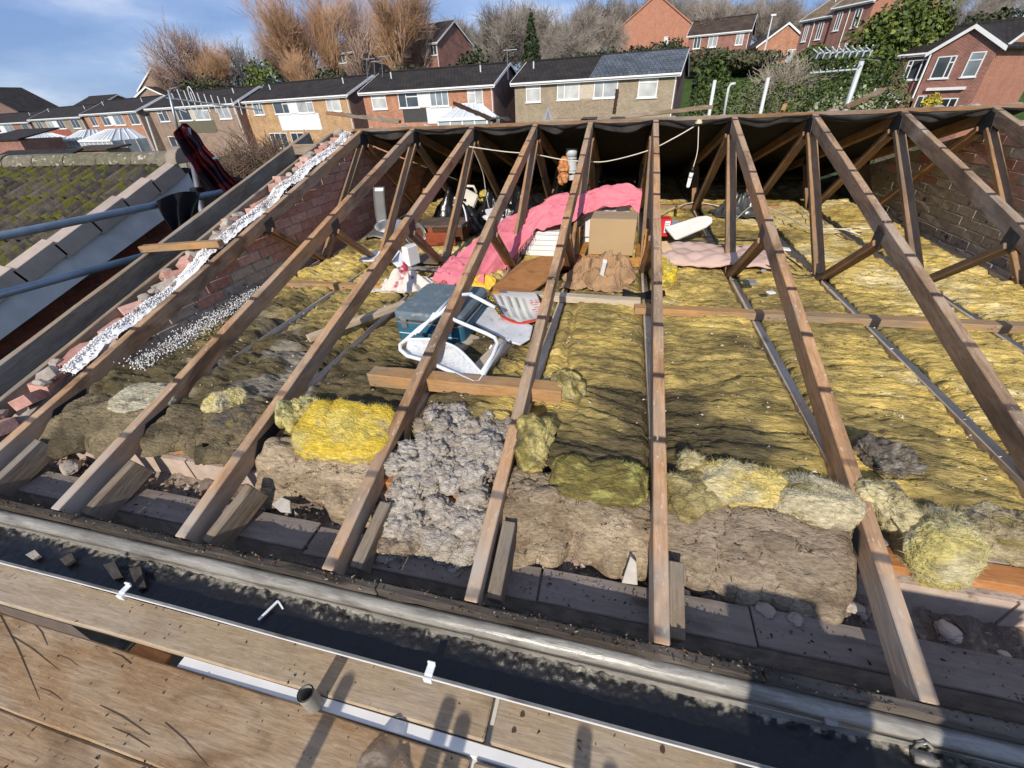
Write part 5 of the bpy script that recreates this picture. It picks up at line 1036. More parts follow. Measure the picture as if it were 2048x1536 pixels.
def shell_house(t, W, D, he, rise, bm, rm, front=True, over=.28, plinth=3, barge=m_hw, fasc=m_hw, bothsides=True, side_mat=None):
    """walls with gables left and right, two roof slabs, fascia, barge boards; origin at front left ground corner"""
    MB().prism([(0, -plinth), (D, -plinth), (D, he), (D/2, he+rise-.05), (0, he)], 0, 0, W).build('wall', bm, t)
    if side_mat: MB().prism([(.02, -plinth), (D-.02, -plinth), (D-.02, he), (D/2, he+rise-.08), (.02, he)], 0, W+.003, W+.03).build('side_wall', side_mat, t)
    sl = rise/(D/2)
    rf = MB()
    for s in (0, 1):
        e = -over if s == 0 else D+over; ze = he-over*sl
        P = [(e, ze), (D/2, he+rise), (D/2, he+rise+.1), (e, ze+.1)]
        rf.prism(P, 0, -.25, W+.25)
    r = rf.build('roof', rm, t)
    MB().tube([(-.25, D/2, he+rise+.1), (W+.25, D/2, he+rise+.1)], .1, 8).build('ridge_line', rm, r)
    MB().bb(-.25, W+.25, -over-.03, -over+.0, he-over*sl-.15, he-over*sl+.06).build('fascia', fasc, t)
    MB().tube([(-.2, -over-.09, he-over*sl-.02), (W+.2, -over-.09, he-over*sl-.02)], .055, 8).build('gutter', fasc, t)
    MB().bb(-.2, W+.2, -over, 0, he-over*sl-.15, he-over*sl-.13).build('soffit', fasc, t)
    for x in (-.29, W+.25):
        MB().prism([(-over, he-over*sl-.08), (D/2, he+rise-.08), (D+over, he-over*sl-.08), (D+over, he-over*sl+.12), (D/2, he+rise+.12), (-over, he-over*sl+.12)], 0, x, x+.04).build('barge_board', barge, t)
    return r
def flue(t, x, y, z): MB().tube([(x, y, z-.3), (x, y, z+.55)], .06, 8).bb(x-.16, x+.16, y-.16, y+.16, z-.02, z+.03).build('vent_flue', m_lead if False else plain('flue_pale', (.6, .62, .63), .5), t)
def place(pL, pR, YL, YR, he=5.):
    A, B = aty(*pL, YL), aty(*pR, YR); ze = (A.z+B.z)/2; return A, B, ze
def semi(name, label, pL, pR, YL, YR, bm, rm, wins, panels=(), he=5., D=7., rise=1.35, over=.28, flues=(.15, .85), group='semi-detached houses in the row behind', barge=m_hw, side_mat=None, lower=(), downs=(.995,), rz_=None):
    A, B, ze = place(pL, pR, YL, YR); W = math.hypot(B.x-A.x, B.y-A.y); rz = math.atan2(B.y-A.y, B.x-A.x)
    t = thing(name, label, 'house', (A.x, A.y, ze-he+over*rise/(D/2)), rz, group); zo = he
    r = shell_house(t, W, D, he, rise, bm, rm, over=over, barge=barge, side_mat=side_mat)
    for u0, u1, d0, d1, mull, tr, pk in wins: window(t, u0*W, u1*W, zo-d1, zo-d0, 0, mull, tr, None if pk is None else panes[pk])
    for u0, u1, d0, d1, mat, yy in panels: MB().bb(u0*W, u1*W, -yy, .02, zo-d1, zo-d0).build('panel', mat, t)
    for u in flues: flue(t, u*W, D*.3, he+rise*.6)
    for u in downs: MB().tube([(u*W, -over-.08, he-.1), (u*W, -.08, he-.45), (u*W, -.08, 0)], .04, 6).build('downpipe', m_hw, t)
    return t, W
m_wt = multi('white_cladding', [(.68, .7, .72)], var=.06, scale=3); m_dkp = plain('dark_panel', (.06, .06, .06), .8); m_gr = plain('green_panel', (.13, .12, .085), .85); m_cream = plain('cream_panel', (.52, .45, .36), .8); m_rp = plain('red_panel', (.3, .09, .06), .8)
S2 = [(.07, .19, .2, 1.3, (.0,), (.05, .95, .72), 4), (.29, .45, .2, 1.3, (.4,), (.4, 1, .7), 1), (.54, .68, .2, 1.3, (.33, .66), None, 3), (.82, .93, .2, 1.3, (.5,), (0, .5, .7), 4)]
G2 = [(.12, .26, 2.75, 3.9, (.5,), None, 1), (.72, .9, 2.75, 4.6, (.5,), None, 0)]
semi('house', 'orange brick semi with dark tiled roof and white centre panels', (725, 189), (985, 169), 35.5, 34, BR['orange'], RF['dark'], S2+G2, [(.45, .54, .2, 1.3, m_wt, .02), (.31, .5, 1.35, 2.35, m_dkp, .03), (.5, .7, 1.35, 2.5, m_wt, .04)], side_mat=BR['dark'])  # darker side bricks, here and down the row, paint in gable shade
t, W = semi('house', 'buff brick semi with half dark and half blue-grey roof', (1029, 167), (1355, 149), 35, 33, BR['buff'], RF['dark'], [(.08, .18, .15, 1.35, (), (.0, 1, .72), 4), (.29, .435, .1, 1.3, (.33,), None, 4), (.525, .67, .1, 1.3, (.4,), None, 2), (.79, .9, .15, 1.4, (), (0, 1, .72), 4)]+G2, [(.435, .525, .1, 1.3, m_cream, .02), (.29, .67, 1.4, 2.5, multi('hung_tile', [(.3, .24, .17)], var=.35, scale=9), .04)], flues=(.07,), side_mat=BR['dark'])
sl = 1.35/3.5
MB().prism([(-.3, 5-.3*sl+.105), (3.5, 6.35+.105), (3.5, 6.35+.15), (-.3, 5-.3*sl+.15)], 0, W*.5, W+.26).build('slate_roof', RF['slate'], t)
m = MB()
for k in range(22): x = W*.5+.15+k*(W*.5/22); m.beam((x, -.3, 5-.3*sl+.16), (x, 3.5, 6.35+.16), .05, .03)
m.build('roof_rib', RF['slate'], t)
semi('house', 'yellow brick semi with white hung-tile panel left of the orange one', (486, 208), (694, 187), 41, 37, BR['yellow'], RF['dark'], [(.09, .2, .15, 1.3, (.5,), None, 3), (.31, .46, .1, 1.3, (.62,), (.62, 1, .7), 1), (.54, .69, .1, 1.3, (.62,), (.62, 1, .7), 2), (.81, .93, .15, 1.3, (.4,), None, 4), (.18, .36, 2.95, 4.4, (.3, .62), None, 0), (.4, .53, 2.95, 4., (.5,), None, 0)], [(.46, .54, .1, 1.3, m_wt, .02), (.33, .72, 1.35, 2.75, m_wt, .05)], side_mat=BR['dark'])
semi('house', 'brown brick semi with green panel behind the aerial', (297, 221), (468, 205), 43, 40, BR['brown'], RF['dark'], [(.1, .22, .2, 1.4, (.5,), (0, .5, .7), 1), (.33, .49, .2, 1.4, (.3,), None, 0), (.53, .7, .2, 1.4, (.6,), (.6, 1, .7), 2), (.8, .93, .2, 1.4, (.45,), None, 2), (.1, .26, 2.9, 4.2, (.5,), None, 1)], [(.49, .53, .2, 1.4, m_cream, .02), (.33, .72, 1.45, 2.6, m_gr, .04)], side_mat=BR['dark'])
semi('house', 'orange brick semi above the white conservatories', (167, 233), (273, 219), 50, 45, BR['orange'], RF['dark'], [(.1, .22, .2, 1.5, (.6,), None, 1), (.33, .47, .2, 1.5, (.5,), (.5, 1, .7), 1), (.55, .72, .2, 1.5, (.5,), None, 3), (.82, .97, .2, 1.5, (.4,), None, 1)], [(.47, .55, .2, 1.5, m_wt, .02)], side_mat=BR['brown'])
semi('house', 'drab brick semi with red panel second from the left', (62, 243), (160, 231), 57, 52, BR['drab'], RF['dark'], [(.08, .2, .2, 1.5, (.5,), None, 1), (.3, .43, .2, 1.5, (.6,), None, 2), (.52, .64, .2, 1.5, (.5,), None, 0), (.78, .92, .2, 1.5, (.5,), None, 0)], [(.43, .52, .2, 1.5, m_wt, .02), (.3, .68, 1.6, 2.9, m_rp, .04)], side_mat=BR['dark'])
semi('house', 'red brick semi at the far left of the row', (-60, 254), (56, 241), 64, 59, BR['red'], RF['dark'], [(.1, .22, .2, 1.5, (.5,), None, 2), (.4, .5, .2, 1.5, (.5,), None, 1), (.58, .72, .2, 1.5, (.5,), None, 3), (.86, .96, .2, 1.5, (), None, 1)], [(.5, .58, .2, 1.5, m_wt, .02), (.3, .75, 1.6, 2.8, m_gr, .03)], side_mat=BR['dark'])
hg = 'houses up the hill'
semi('house', 'red brick house with brown roof among the orange willows', (797, 95), (874, 87), 64, 62, BR['red'], RF['brown'], [(.55, .75, .25, 1.2, (), None, 2), (.1, .3, .25, 1.3, (.5,), None, 2), (.82, .98, .2, 1.4, (.5,), None, 1)], D=8, rise=2.3, group=hg, flues=(), side_mat=BR['red'])
semi('house', 'brown roofed house half hidden by bare willow stems', (668, 108), (742, 101), 68, 66, BR['brown'], RF['brown'], [(.1, .3, .25, 1.3, (.5,), None, 1), (.6, .8, .25, 1.3, (.5,), None, 2)], D=8, rise=2.2, group=hg, flues=())
def gable_house(label, cx, py_eave, halfw, Yd, rise, bm, rm, wins, group=hg, he=5., D=9, rz=0., gcol=m_hw):
    """gable end faces the viewer"""
    A = aty(cx, py_eave, Yd); t = thing('house', label, 'house', (A.x, A.y, A.z-he), rz, group); Wd = halfw
    MB().prism([(-Wd, -4), (Wd, -4), (Wd, he), (0, he+rise), (-Wd, he)], 1, 0, D).build('wall', bm, t)
    m = MB()
    for s in (-1, 1): sl = rise/Wd; m.prism([(s*(Wd+.3), he-.3*sl), (0, he+rise), (0, he+rise+.12), (s*(Wd+.3), he-.3*sl+.12)], 1, -.2, D+.2)
    m.build('roof', rm, t)
    for s in (-1, 1): sl = rise/Wd; MB().prism([(s*(Wd+.3), he-.3*sl-.1), (0, he+rise-.1), (0, he+rise+.13), (s*(Wd+.3), he-.3*sl+.13)], 1, -.24, -.205).build('barge_board', gcol, t)
    for x0, x1, z0, z1 in wins: window(t, x0, x1, z0, z1, 0, (.5,))
    return t
gable_house('plain orange brick gable end standing above the trees', 1308, 52, 6.2, 95, 4.2, BR['bright'], RF['brown'], [(2.0, 2.8, 1.8, 3.4)], gcol=BR['bright'])
gable_house('small brick house with white gable boards on the hill', 1567, 88, 2.9, 70, 2.0, BR['orange'], RF['brown'], [(-1.8, -.4, .8, 2.4), (.7, 1.8, .6, 2.6)], he=3.2)
gable_house('brick gable with white boards behind the row at left', 322, 178, 3.6, 66, 2.9, BR['brown'], RF['brown'], [], rz=.35)
gable_house('low brick gable with white boards at left behind the row', 302, 196, 2.6, 60, 1.4, BR['brown'], RF['brown'], [], rz=.3)
gable_house('dark red brick gable end at the far left edge', -25, 226, 9.5, 75, 4.6, BR['dark'], RF['dark'], [(3.2, 5.4, 3.5, 4.3)], gcol=m_dkp)
semi('house', 'red and white house glimpsed through the trees on the hill', (1378, 72), (1500, 63), 78, 76, BR['red'], RF['brown'], [(.1, .22, .2, 1.6, (.5,), None, 1), (.35, .5, .2, 1.6, (.5,), None, 2), (.8, .92, .2, 1.6, (.5,), None, 2)], D=7, rise=1.8, group=hg, flues=())
semi('house', 'dark roofed house beyond the row at left', (150, 212), (205, 209), 85, 84, BR['dark'], RF['dark'], [], D=8, rise=1.6, group=hg, flues=())
# long stepped terrace on the hill
for k, (pL, pR, YL, YR, lab) in enumerate([((1606, 48), (1668, 26), 60, 57, 'lowest house of the red brick terrace on the hill'), ((1669, 24), (1752, -6), 56.5, 53, 'upper house of the red brick terrace on the hill')]):
    semi('terrace_house', lab, pL, pR, YL, YR, BR['red'], RF['ochre'], [(.12, .27, .5, 1.9, (.5,), None, 1), (.6, .78, .5, 1.9, (.5,), None, 1), (.15, .3, 3.2, 4.4, (.5,), None, 2), (.6, .8, 3.0, 4.6, (.33, .66), None, 4)], D=8, rise=2.0, he=5.2, group='terrace on the hill', flues=(.3,), side_mat=BR['bright'], downs=(.45,))
# right hand house with front gable, lean-to porch and orange side wall
A, B = aty(1800, 116, 44), aty(2013, 80, 39.5); W = math.hypot(B.x-A.x, B.y-A.y); rz = math.atan2(B.y-A.y, B.x-A.x); ze = (A.z+B.z)/2; he = 5.
hr = thing('house', 'red brick house with white front gable and porch at right', 'house', (A.x, A.y, ze-he), rz)
r = shell_house(hr, W, 8, he, 1.5, BR['red'], RF['dark'], over=.3, side_mat=BR['bright'])
u0 = .4*W; cxg = (u0+W+.2)/2; hw = (W+.2-u0)/2
MB().prism([(u0, -3), (W+.0, -3), (W+.0, he-.05), (cxg, he+1.1), (u0, he-.05)], 1, -.7, .5).build('front_gable', BR['red'], hr)
MB().prism([(-.69, -3), (.49, -3), (.49, he-.1), (-.69, he-.1)], 0, W+.002, W+.035).build('side_wall', BR['bright'], hr)
m = MB()
for s in (-1, 1): m.prism([(cxg+s*(hw+.3), he-.25), (cxg, he+1.15), (cxg, he+1.27), (cxg+s*(hw+.3), he-.13)], 1, -.95, 4)
m.build('gable_roof', RF['dark'], hr)
for s in (-1, 1): MB().prism([(cxg+s*(hw+.35), he-.38), (cxg, he+1.05), (cxg, he+1.3), (cxg+s*(hw+.35), he-.12)], 1, -1.0, -.955).build('barge_board', m_hw, hr)
window(hr, .12*W, .33*W, he-1.75, he-.45, 0, (.25, .75), (0, .25, .72), panes[0])
window(hr, .47*W, .66*W, he-1.75, he-.4, -.7, (.72,), (.72, 1, .7), panes[1]); window(hr, .78*W, .92*W, he-1.75, he-.3, -.7, (), (0, 1, .68), panes[3])
window(hr, .62*W, .86*W, he-4.4, he-3.0, -.7, (.3, .68), None, panes[0]); window(hr, .43*W, .57*W, he-4.8, he-2.8, -.7, (.5,), None, panes[1], name='door')
MB().bb(.5*W, .88*W, -.95, -.7, he-2.5, he-2.32).build('awning_box', m_hw, hr)
MB().tube([(u0-.1, -.78, he-.2), (u0-.1, -.78, he-3.0)], .06, 6).build('downpipe', m_hw, hr)
flue(hr, W*1.0, 3, he+1.2)
MB().prism([(-.9, -3), (.36*W, -3), (.36*W, he-3.0), (.36*W/2-.45, he-2.2), (-.9, he-3.0)], 1, -2.6, -.01).build('porch_wall', BR['red'], hr)
m = MB()
for s, e in ((-1, -1.2), (1, .36*W+.3)): m.prism([(e, he-3.15), (.36*W/2-.45, he-2.2), (.36*W/2-.45, he-2.08), (e, he-3.02)], 1, -2.85, -.01)
m.build('porch_roof', RF['ochre'], hr)
for e in (-1.25, .36*W+.3): MB().prism([(e, he-3.25), (.36*W/2-.45, he-2.3), (.36*W/2-.45, he-2.05), (e, he-3.0)], 1, -2.9, -2.86).build('barge_board', m_hw, hr)
window(hr, .14*W, .26*W, he-5.2, he-3.1, -2.6, (.5,), None, panes[2], name='door'); window(hr, -.5, .8, he-4.6, he-3.7, -2.6, (.5,), None, panes[1])

# conservatories
m_cg = plain('conservatory_glass', (.36, .42, .43), .1, 0, .7, .25, 1)
def conservatory(label, px, py, Yd, w_, d, h, pitch, rz=0):
    A = aty(px, py, Yd); t = thing('conservatory', label, 'conservatory', A, rz, 'white conservatories'); n = max(3, int(w_/.7))
    MB().bb(0, w_, 0, d, -1, .5).build('dwarf_wall', BR['red'], t)
    for k in range(n+1): x = w_*k/n; MB().bb(x-.05, x+.05, -.03, .05, .5, h).build('mullion', m_hw, t)
    MB().bb(0, w_, -.04, .06, h*.72, h*.72+.07).build('transom', m_hw, t); MB().bb(-.1, w_+.1, -.12, .1, h-.05, h+.12).build('eaves_beam', m_hw, t)
    MB().bb(.05, w_-.05, .0, .02, .5, h).build('pane', m_cg, t); MB().bb(w_-.02, w_, .05, d, .5, h).build('pane', m_cg, t)
    for k in range(4): y = d*k/3; MB().bb(w_-.03, w_+.03, y-.04, y+.04, .5, h).build('mullion', m_hw, t)
    hp = h+pitch; P = [(0, 0, h), (w_, 0, h), (w_, d, h), (0, d, h), (w_*.35, d*.55, hp), (w_*.65, d*.55, hp), (w_*.65, d, hp), (w_*.35, d, hp)]
    MB().add(P, [(0, 1, 5, 4), (1, 2, 6, 5), (0, 4, 7, 3), (4, 5, 6, 7)]).build('roof_glazing', plain('roof_glazing', (.58, .62, .63), .25, 0, .5, .1, 1), t)
    m = MB(); L3 = lambda a, b_: m.beam(Vector(a)+Vector((0, 0, .04)), Vector(b_)+Vector((0, 0, .04)), .07, .07)
    L3(P[0], P[4]); L3(P[1], P[5]); L3(P[4], P[5]); L3(P[4], P[7]); L3(P[5], P[6])
    for k in range(1, n): x = w_*k/n; L3((x, 0, h), (w_*(.35+.3*k/n), d*.55, hp))
    for k in range(1, 4): L3((w_, d*k/4, h), (w_*.65, d*(.55+.45*k/4), hp))
    m.build('glazing_bar', m_hw, t); return t
conservatory('white conservatory with hipped glass roof beside the post', 186, 332, 34, 5.2, 3.6, 2.3, .9, -.12)
conservatory('smaller white conservatory left of the big one', 148, 324, 38, 3.9, 3, 2.2, .9, -.12)
conservatory('pale conservatory roof showing over the ridge', 885, 316, 26, 3.4, 3, 2.2, .8, 0)
conservatory('low white lean-to at the far left of the row', 40, 312, 44, 9., 2.4, 2.0, .5, -.1)

# ------------------------------------------------------------------ trees
def segs_mesh(name, segs):
    V, Q = [], []
    P0 = np.array([s[0] for s in segs]); P1 = np.array([s[1] for s in segs]); R0 = np.array([s[2] for s in segs]); R1 = np.array([s[3] for s in segs])
    d = P1-P0; d /= np.linalg.norm(d, axis=1)[:, None]+1e-9; a = np.cross(d, np.array((.31, .77, .55))); a /= np.linalg.norm(a, axis=1)[:, None]+1e-9; b = np.cross(d, a)
    rings = []
    for P, R in ((P0, R0), (P1, R1)):
        for k in range(3): an = 2*math.pi*k/3; rings.append(P+(a*math.cos(an)+b*math.sin(an))*R[:, None])
    V = np.stack(rings, 1).reshape(-1, 3); n = np.arange(len(segs))[:, None]*6
    Q = np.concatenate([n+np.array([[k, (k+1) % 3, 3+(k+1) % 3, 3+k]]) for k in range(3)], 0)
    return fastmesh(name, V, Q, None, False)
def grow(seed, h, levels, nch, ang, upb, r0, ratio=(.55, .8), minr=.014, twl=1.0):
    R = random.Random(seed); trunk, br = [], []
    def rec(p, d, l, r, lev):
        n = 3 if lev < levels else 2; pts = [p]
        for k in range(n):
            d = (d+Vector((R.gauss(0, .13), R.gauss(0, .13), R.gauss(0, .07)+upb*.12))).normalized(); q = pts[-1]+d*(l/n); rr = r*(1-.45*k/n); r2 = r*(1-.45*(k+1)/n)
            (trunk if lev <= 1 else br).append((tuple(pts[-1]), tuple(q), max(rr, minr), max(r2, minr*.8))); pts.append(q)
            if lev < levels:
                for c in range(nch[lev] if k else max(1, nch[lev]//2)):
                    az = R.uniform(0, 6.283); o = d.orthogonal().normalized(); o = Quaternion(d, az) @ o; a = rad(R.uniform(*ang))
                    nd = (d*math.cos(a)+o*math.sin(a)+Vector((0, 0, upb*.35))).normalized()
                    rec(pts[-1].lerp(pts[-2], R.random()*.6), nd, l*R.uniform(*ratio)*(1 if lev else .9), r2*.62, lev+1)
    rec(Vector((0, 0, 0)), Vector((0, 0, 1)), h*.42, r0, 0)
    return segs_mesh('trunk', trunk), segs_mesh('branches', br), len(br)
m_bark = plain('bark_grey', (.13, .115, .1), .95, var=.3, scale=3); m_twg = plain('twig_grey', (.27, .235, .2), .95, var=.25, scale=.6, rnd=.2)
m_wil = plain('twig_willow', (.42, .26, .15), .95, var=.25, scale=.4, rnd=.12); m_wbark = plain('bark_willow', (.16, .105, .065), .95, var=.3, scale=3); m_pinkt = plain('twig_pinkish', (.43, .31, .25), .95, var=.2, scale=.4, rnd=.1)
protos = {}
for k in range(3): protos['bare', k] = grow(10+k, 10, 4, [4, 4, 3, 2], (22, 55), .25, .22, minr=.017)
for k in range(3): protos['willow', k] = grow(30+k, 11, 4, [3, 4, 4, 2], (18, 48), .45, .34, (.55, .85), minr=.011)
def tree(kind, k, label, px, py, Yd, hgt, group, tw=None, bark=None, wide=1., name=None):
    A = aty(px, py, Yd); z = float(terr(np.array(A.x), np.array(A.y)))
    t = thing(name or 'bare_tree', label, 'tree', (A.x, A.y, z-.2), prs.uniform(0, 6.28), group)
    top = A.z-z if hgt is None else hgt
    tm, bm_, n = protos[kind, k]; s = top/13.
    zmax = max(v.co.z for v in bm_.vertices); s = top/zmax*1.14
    for nm, me, mt in (('trunk', tm, bark or m_bark), ('branches', bm_, tw or m_twg)):
        o = bpy.data.objects.new(nm, me.copy() if False else me); COL.objects.link(o); o.parent = t; o.scale = (s*wide, s*wide, s)
        if not me.materials: me.materials.append(mt)
        o.material_slots[0].link = 'OBJECT'; o.material_slots[0].material = mt
    return t
wg = 'orange-twigged willows behind the row'
for k, (px, py, Yd, lab, tw, wd) in enumerate([(345, 48, 60, 'leftmost orange-pink bare willow behind the houses', m_pinkt, 1.0), (405, 75, 58, 'orange bare willow right of the leftmost one', m_wil, .9), (300, 95, 64, 'pinkish bare willow at the left end of the clump', m_pinkt, .9), (460, 78, 62, 'grey bare tree between the left willows and the green laurel', m_twg, .9),
        (560, -25, 56, 'tall orange willow left of the brown-roofed house', m_wil, .8), (625, -60, 57, 'tall orange willow in front of the brown-roofed house', m_wil, .75), (690, -40, 60, 'pinkish willow right of the brown-roofed house', m_pinkt, .7), (765, -70, 58, 'broad orange willow left of the red brick hill house', m_wil, .8), (825, -30, 62, 'pinkish willow in front of the red brick hill house', m_pinkt, .7), (590, 90, 52, 'low golden willow behind the yellow brick semi', m_wil, .9), (530, 40, 66, 'pinkish willow at the left of the middle clump', m_pinkt, .8)]):
    tree('willow' if tw is not m_twg else 'bare', k % 3, lab, px, py, Yd, None, wg, tw, m_wbark, wd)
gb = 'bare trees of the wood on the hill'
for k in range(44):
    px = 850+k*27+prs.uniform(-14, 14); Yd = prs.uniform(78, 125); py = np.interp(px, [850, 1000, 1100, 1250, 1500, 1640, 1900, 2050], [45, 10, 5, -5, -20, -10, -15, -10])+prs.uniform(-12, 30)
    if 1225 < px < 1390: Yd = 118+prs.uniform(0, 10)
    tree('bare', k % 3, 'grey bare tree of the wood on the hill', px, py, Yd, None, gb, None, None, prs.uniform(.8, 1.1))
for px, py, Yd, lab in ((1000, 15, 58, 'big grey bare tree standing before the hill wood, left of the conifer'), (1170, 0, 60, 'tall pale bare tree right of the conifer'), (1140, 40, 64, 'bare tree just right of the conifer'), (1215, 20, 70, 'bare tree left of the plain orange gable'), (1960, 10, 70, 'bare tree above the right hand house')): tree('bare', int(px) % 3, lab, px, py, Yd, None, 'large bare trees before the wood')
tree('bare', 0, 'leafless brown shrub tree behind the checked shirt', 500, 262, 16, None, None, plain('twig_brown', (.17, .115, .08), .95), m_wbark, 1.5, 'bare_shrub'); tree('bare', 2, 'leafless shrub right behind the checked shirt', 450, 275, 15, None, None, MATS['twig_brown'], m_wbark, 1.5, 'bare_shrub')
tree('bare', 1, 'pale bare shrub on the hedge bank', 1560, 110, 34, None, None, plain('twig_pale', (.33, .28, .22), .95), m_bark, 1.2, 'bare_shrub')
# distant wood as one mass
segs = []; R = random.Random(3)
tmv = {}
base = protos['bare', 0][1]; co = np.empty(len(base.vertices)*3, np.float32); base.vertices.foreach_get('co', co); co = co.reshape(-1, 3); nq = len(base.polygons); qi = np.empty(nq*4, np.int32); base.loops.foreach_get('vertex_index', qi); qi = qi.reshape(-1, 4)
keep = np.arange(0, len(co)//6, 3); sub = (keep[:, None]*6+np.arange(6)).ravel(); coS = co[sub]; n6 = np.arange(len(keep))[:, None]*6; qS = np.concatenate([n6+np.array([[k, (k+1) % 3, 3+(k+1) % 3, 3+k]]) for k in range(3)], 0)
VV, QQ, off_ = [], [], 0
for k in range(90):
    x = R.uniform(-40, 130); y = R.uniform(130, 200); s = R.uniform(.9, 1.3); a = R.uniform(0, 6.28); ca, sa = math.cos(a), math.sin(a); z = float(terr(np.array(x), np.array(y)))
    P = coS*s; VV.append(np.stack([x+P[:, 0]*ca-P[:, 1]*sa, y+P[:, 0]*sa+P[:, 1]*ca, z+P[:, 2]], -1)); QQ.append(qS+off_); off_ += len(coS)
stuff(tag(put('distant_wood', fastmesh('distant_wood', np.concatenate(VV), np.concatenate(QQ), None, False), m_twg), 'grey leafless wood covering the far hilltop', 'wood'))

m_leaf = vcol('leaf', rough=.6, amt=.2, scale=3, bump=0, spec=.3)
def foliage(name, blobs, n, size, cols, seed, parent, fill=.55):
    R = np.random.RandomState(seed); P = []; 
    wts = np.array([b[3]*b[4]*b[5] for b in blobs])**.7; wts /= wts.sum(); k = R.choice(len(blobs), n, p=wts); B = np.array(blobs)[k]
    d = R.normal(0, 1, (n, 3)); d /= np.linalg.norm(d, axis=1)[:, None]; lump = 1+.22*fbm(d[:, 0]*2.6+k*3.7, d[:, 1]*2.6, d[:, 2]*2.6, o=3, s=seed); r = (fill+(1-fill)*R.rand(n)**.5)*lump
    c = B[:, :3]+d*r[:, None]*B[:, 3:6]
    nn = d+R.normal(0, .7, (n, 3)); nn /= np.linalg.norm(nn, axis=1)[:, None]; a = np.cross(nn, R.normal(0, 1, (n, 3))); a /= np.linalg.norm(a, axis=1)[:, None]; b = np.cross(nn, a)
    s = (size*R.uniform(.5, 1.3, n))[:, None]; V = np.stack([c-a*s*.5, c+b*s*.35, c+a*s*.6, c-b*s*.35], 1).reshape(-1, 3)
    cc = np.array(cols); w = R.rand(n)[:, None]; cl = cc[R.randint(0, len(cc), n)]*R.uniform(.7, 1.3, n)[:, None]
    return put(name, fastmesh(name, V, np.arange(4*n).reshape(-1, 4), np.repeat(cl, 4, 0), False), m_leaf, parent)
G_MID = [(.06, .095, .02), (.09, .125, .025), (.045, .07, .018)]; G_LAU = [(.12, .16, .03), (.16, .19, .04), (.07, .1, .02)]; G_DRK = [(.025, .042, .016), (.04, .058, .02), (.018, .03, .012)]; G_IVY = [(.07, .075, .035), (.1, .1, .05), (.05, .055, .028)]
def bush(label, px0, px1, py0, py1, Yd, cols, n, size, seed, name='bush', group='evergreen bushes', nb_=7, depth=None):
    A, B = aty(px0, py1, Yd), aty(px1, py0, Yd); w_ = B.x-A.x; zt = B.z; zb = min(A.z, float(terr(np.array((A.x+B.x)/2), np.array(Yd))))
    t = thing(name, label, 'bush', ((A.x+B.x)/2, Yd, zb), 0, group); hh = zt-zb; R = random.Random(seed); dp = depth or w_*.5; bl = []
    for k in range(nb_): bl.append((R.uniform(-.32, .32)*w_, R.uniform(-.3, .3)*dp, hh*R.uniform(.3, .68), w_*R.uniform(.2, .32), dp*R.uniform(.25, .4), hh*R.uniform(.25, .36)))
    foliage('crown', bl, n, size, cols, seed, t)
    m = MB(); 
    for k in range(3): m.tube([(0, 0, 0), (R.uniform(-.2, .2)*w_, 0, hh*.3), (R.uniform(-.3, .3)*w_, 0, hh*.6)], .06, 5)
    m.build('trunk', m_bark, t); return t
bush('bright green laurel between the willows', 483, 548, 92, 168, 50, G_LAU, 3500, .4, 1)
bush('dark blue-green conifer shrub below the laurel', 520, 560, 130, 172, 49, [(.03, .06, .04), (.02, .045, .03)], 1800, .3, 2)
bush('big rounded bright green bush above the right hand house', 1675, 1955, -30, 140, 46, G_LAU+G_MID, 24000, .36, 3, nb_=22)
bush('green bush left of the big rounded one', 1640, 1790, 75, 155, 46, G_MID, 7000, .4, 4, nb_=9)
bush('dark evergreen tree beside the grass bank', 1385, 1480, 92, 200, 42, G_DRK+G_MID, 7000, .35, 5, nb_=9)
bush('ivy covered bush on the bank by the bare shrub', 1555, 1690, 105, 175, 45, G_MID+G_DRK, 8000, .35, 6, nb_=10)
bush('dark hollies behind the orange semi roof', 860, 1010, 92, 150, 50, G_IVY+G_DRK, 8000, .4, 7, nb_=10)
bush('olive evergreen thicket left of the red hill house', 600, 690, 115, 170, 50, G_DRK+G_IVY, 4500, .4, 8)
bush('dark green thicket below the plain orange gable', 1240, 1380, 62, 130, 56, G_DRK+G_IVY, 8000, .4, 9, nb_=10)
bush('olive thicket right of the conifer', 1090, 1250, 85, 140, 54, G_IVY+G_DRK, 8000, .4, 10, nb_=10)
bush('dark thicket behind the left houses', 360, 480, 135, 190, 54, G_DRK+G_IVY, 5000, .4, 11, nb_=9)
bush('green thicket below the hill terrace', 1590, 1720, 70, 120, 56, G_MID, 5000, .4, 12, nb_=8)
bush('dark evergreen above the right house roof', 1920, 2060, 10, 70, 62, G_DRK+G_IVY, 6000, .4, 13, nb_=9)
bush('olive undergrowth at the foot of the hill wood', 1360, 1560, 85, 140, 60, G_IVY, 7000, .4, 14, nb_=12)
bush('olive undergrowth behind the red hill house', 700, 880, 120, 165, 48, G_IVY+G_DRK, 6000, .4, 15, nb_=10)
# conifer
A = aty(1062, 25, 56); z = float(terr(np.array(A.x), np.array(A.y))); cf_ = thing('conifer_tree', 'dark pointed conifer in front of the hill wood', 'tree', (A.x, A.y, z)); hh = A.z-z
foliage('crown', [(0, 0, hh*(.15+.8*k/9), (1-k/9.6)*hh*.2+.1, (1-k/9.6)*hh*.2+.1, hh*.09) for k in range(10)], 7000, .4, [(.035, .055, .022), (.06, .075, .03), (.025, .04, .018)], 20, cf_); MB().tube([(0, 0, 0), (0, 0, hh*.9)], .2, 6, r1=.04).build('trunk', m_bark, cf_)
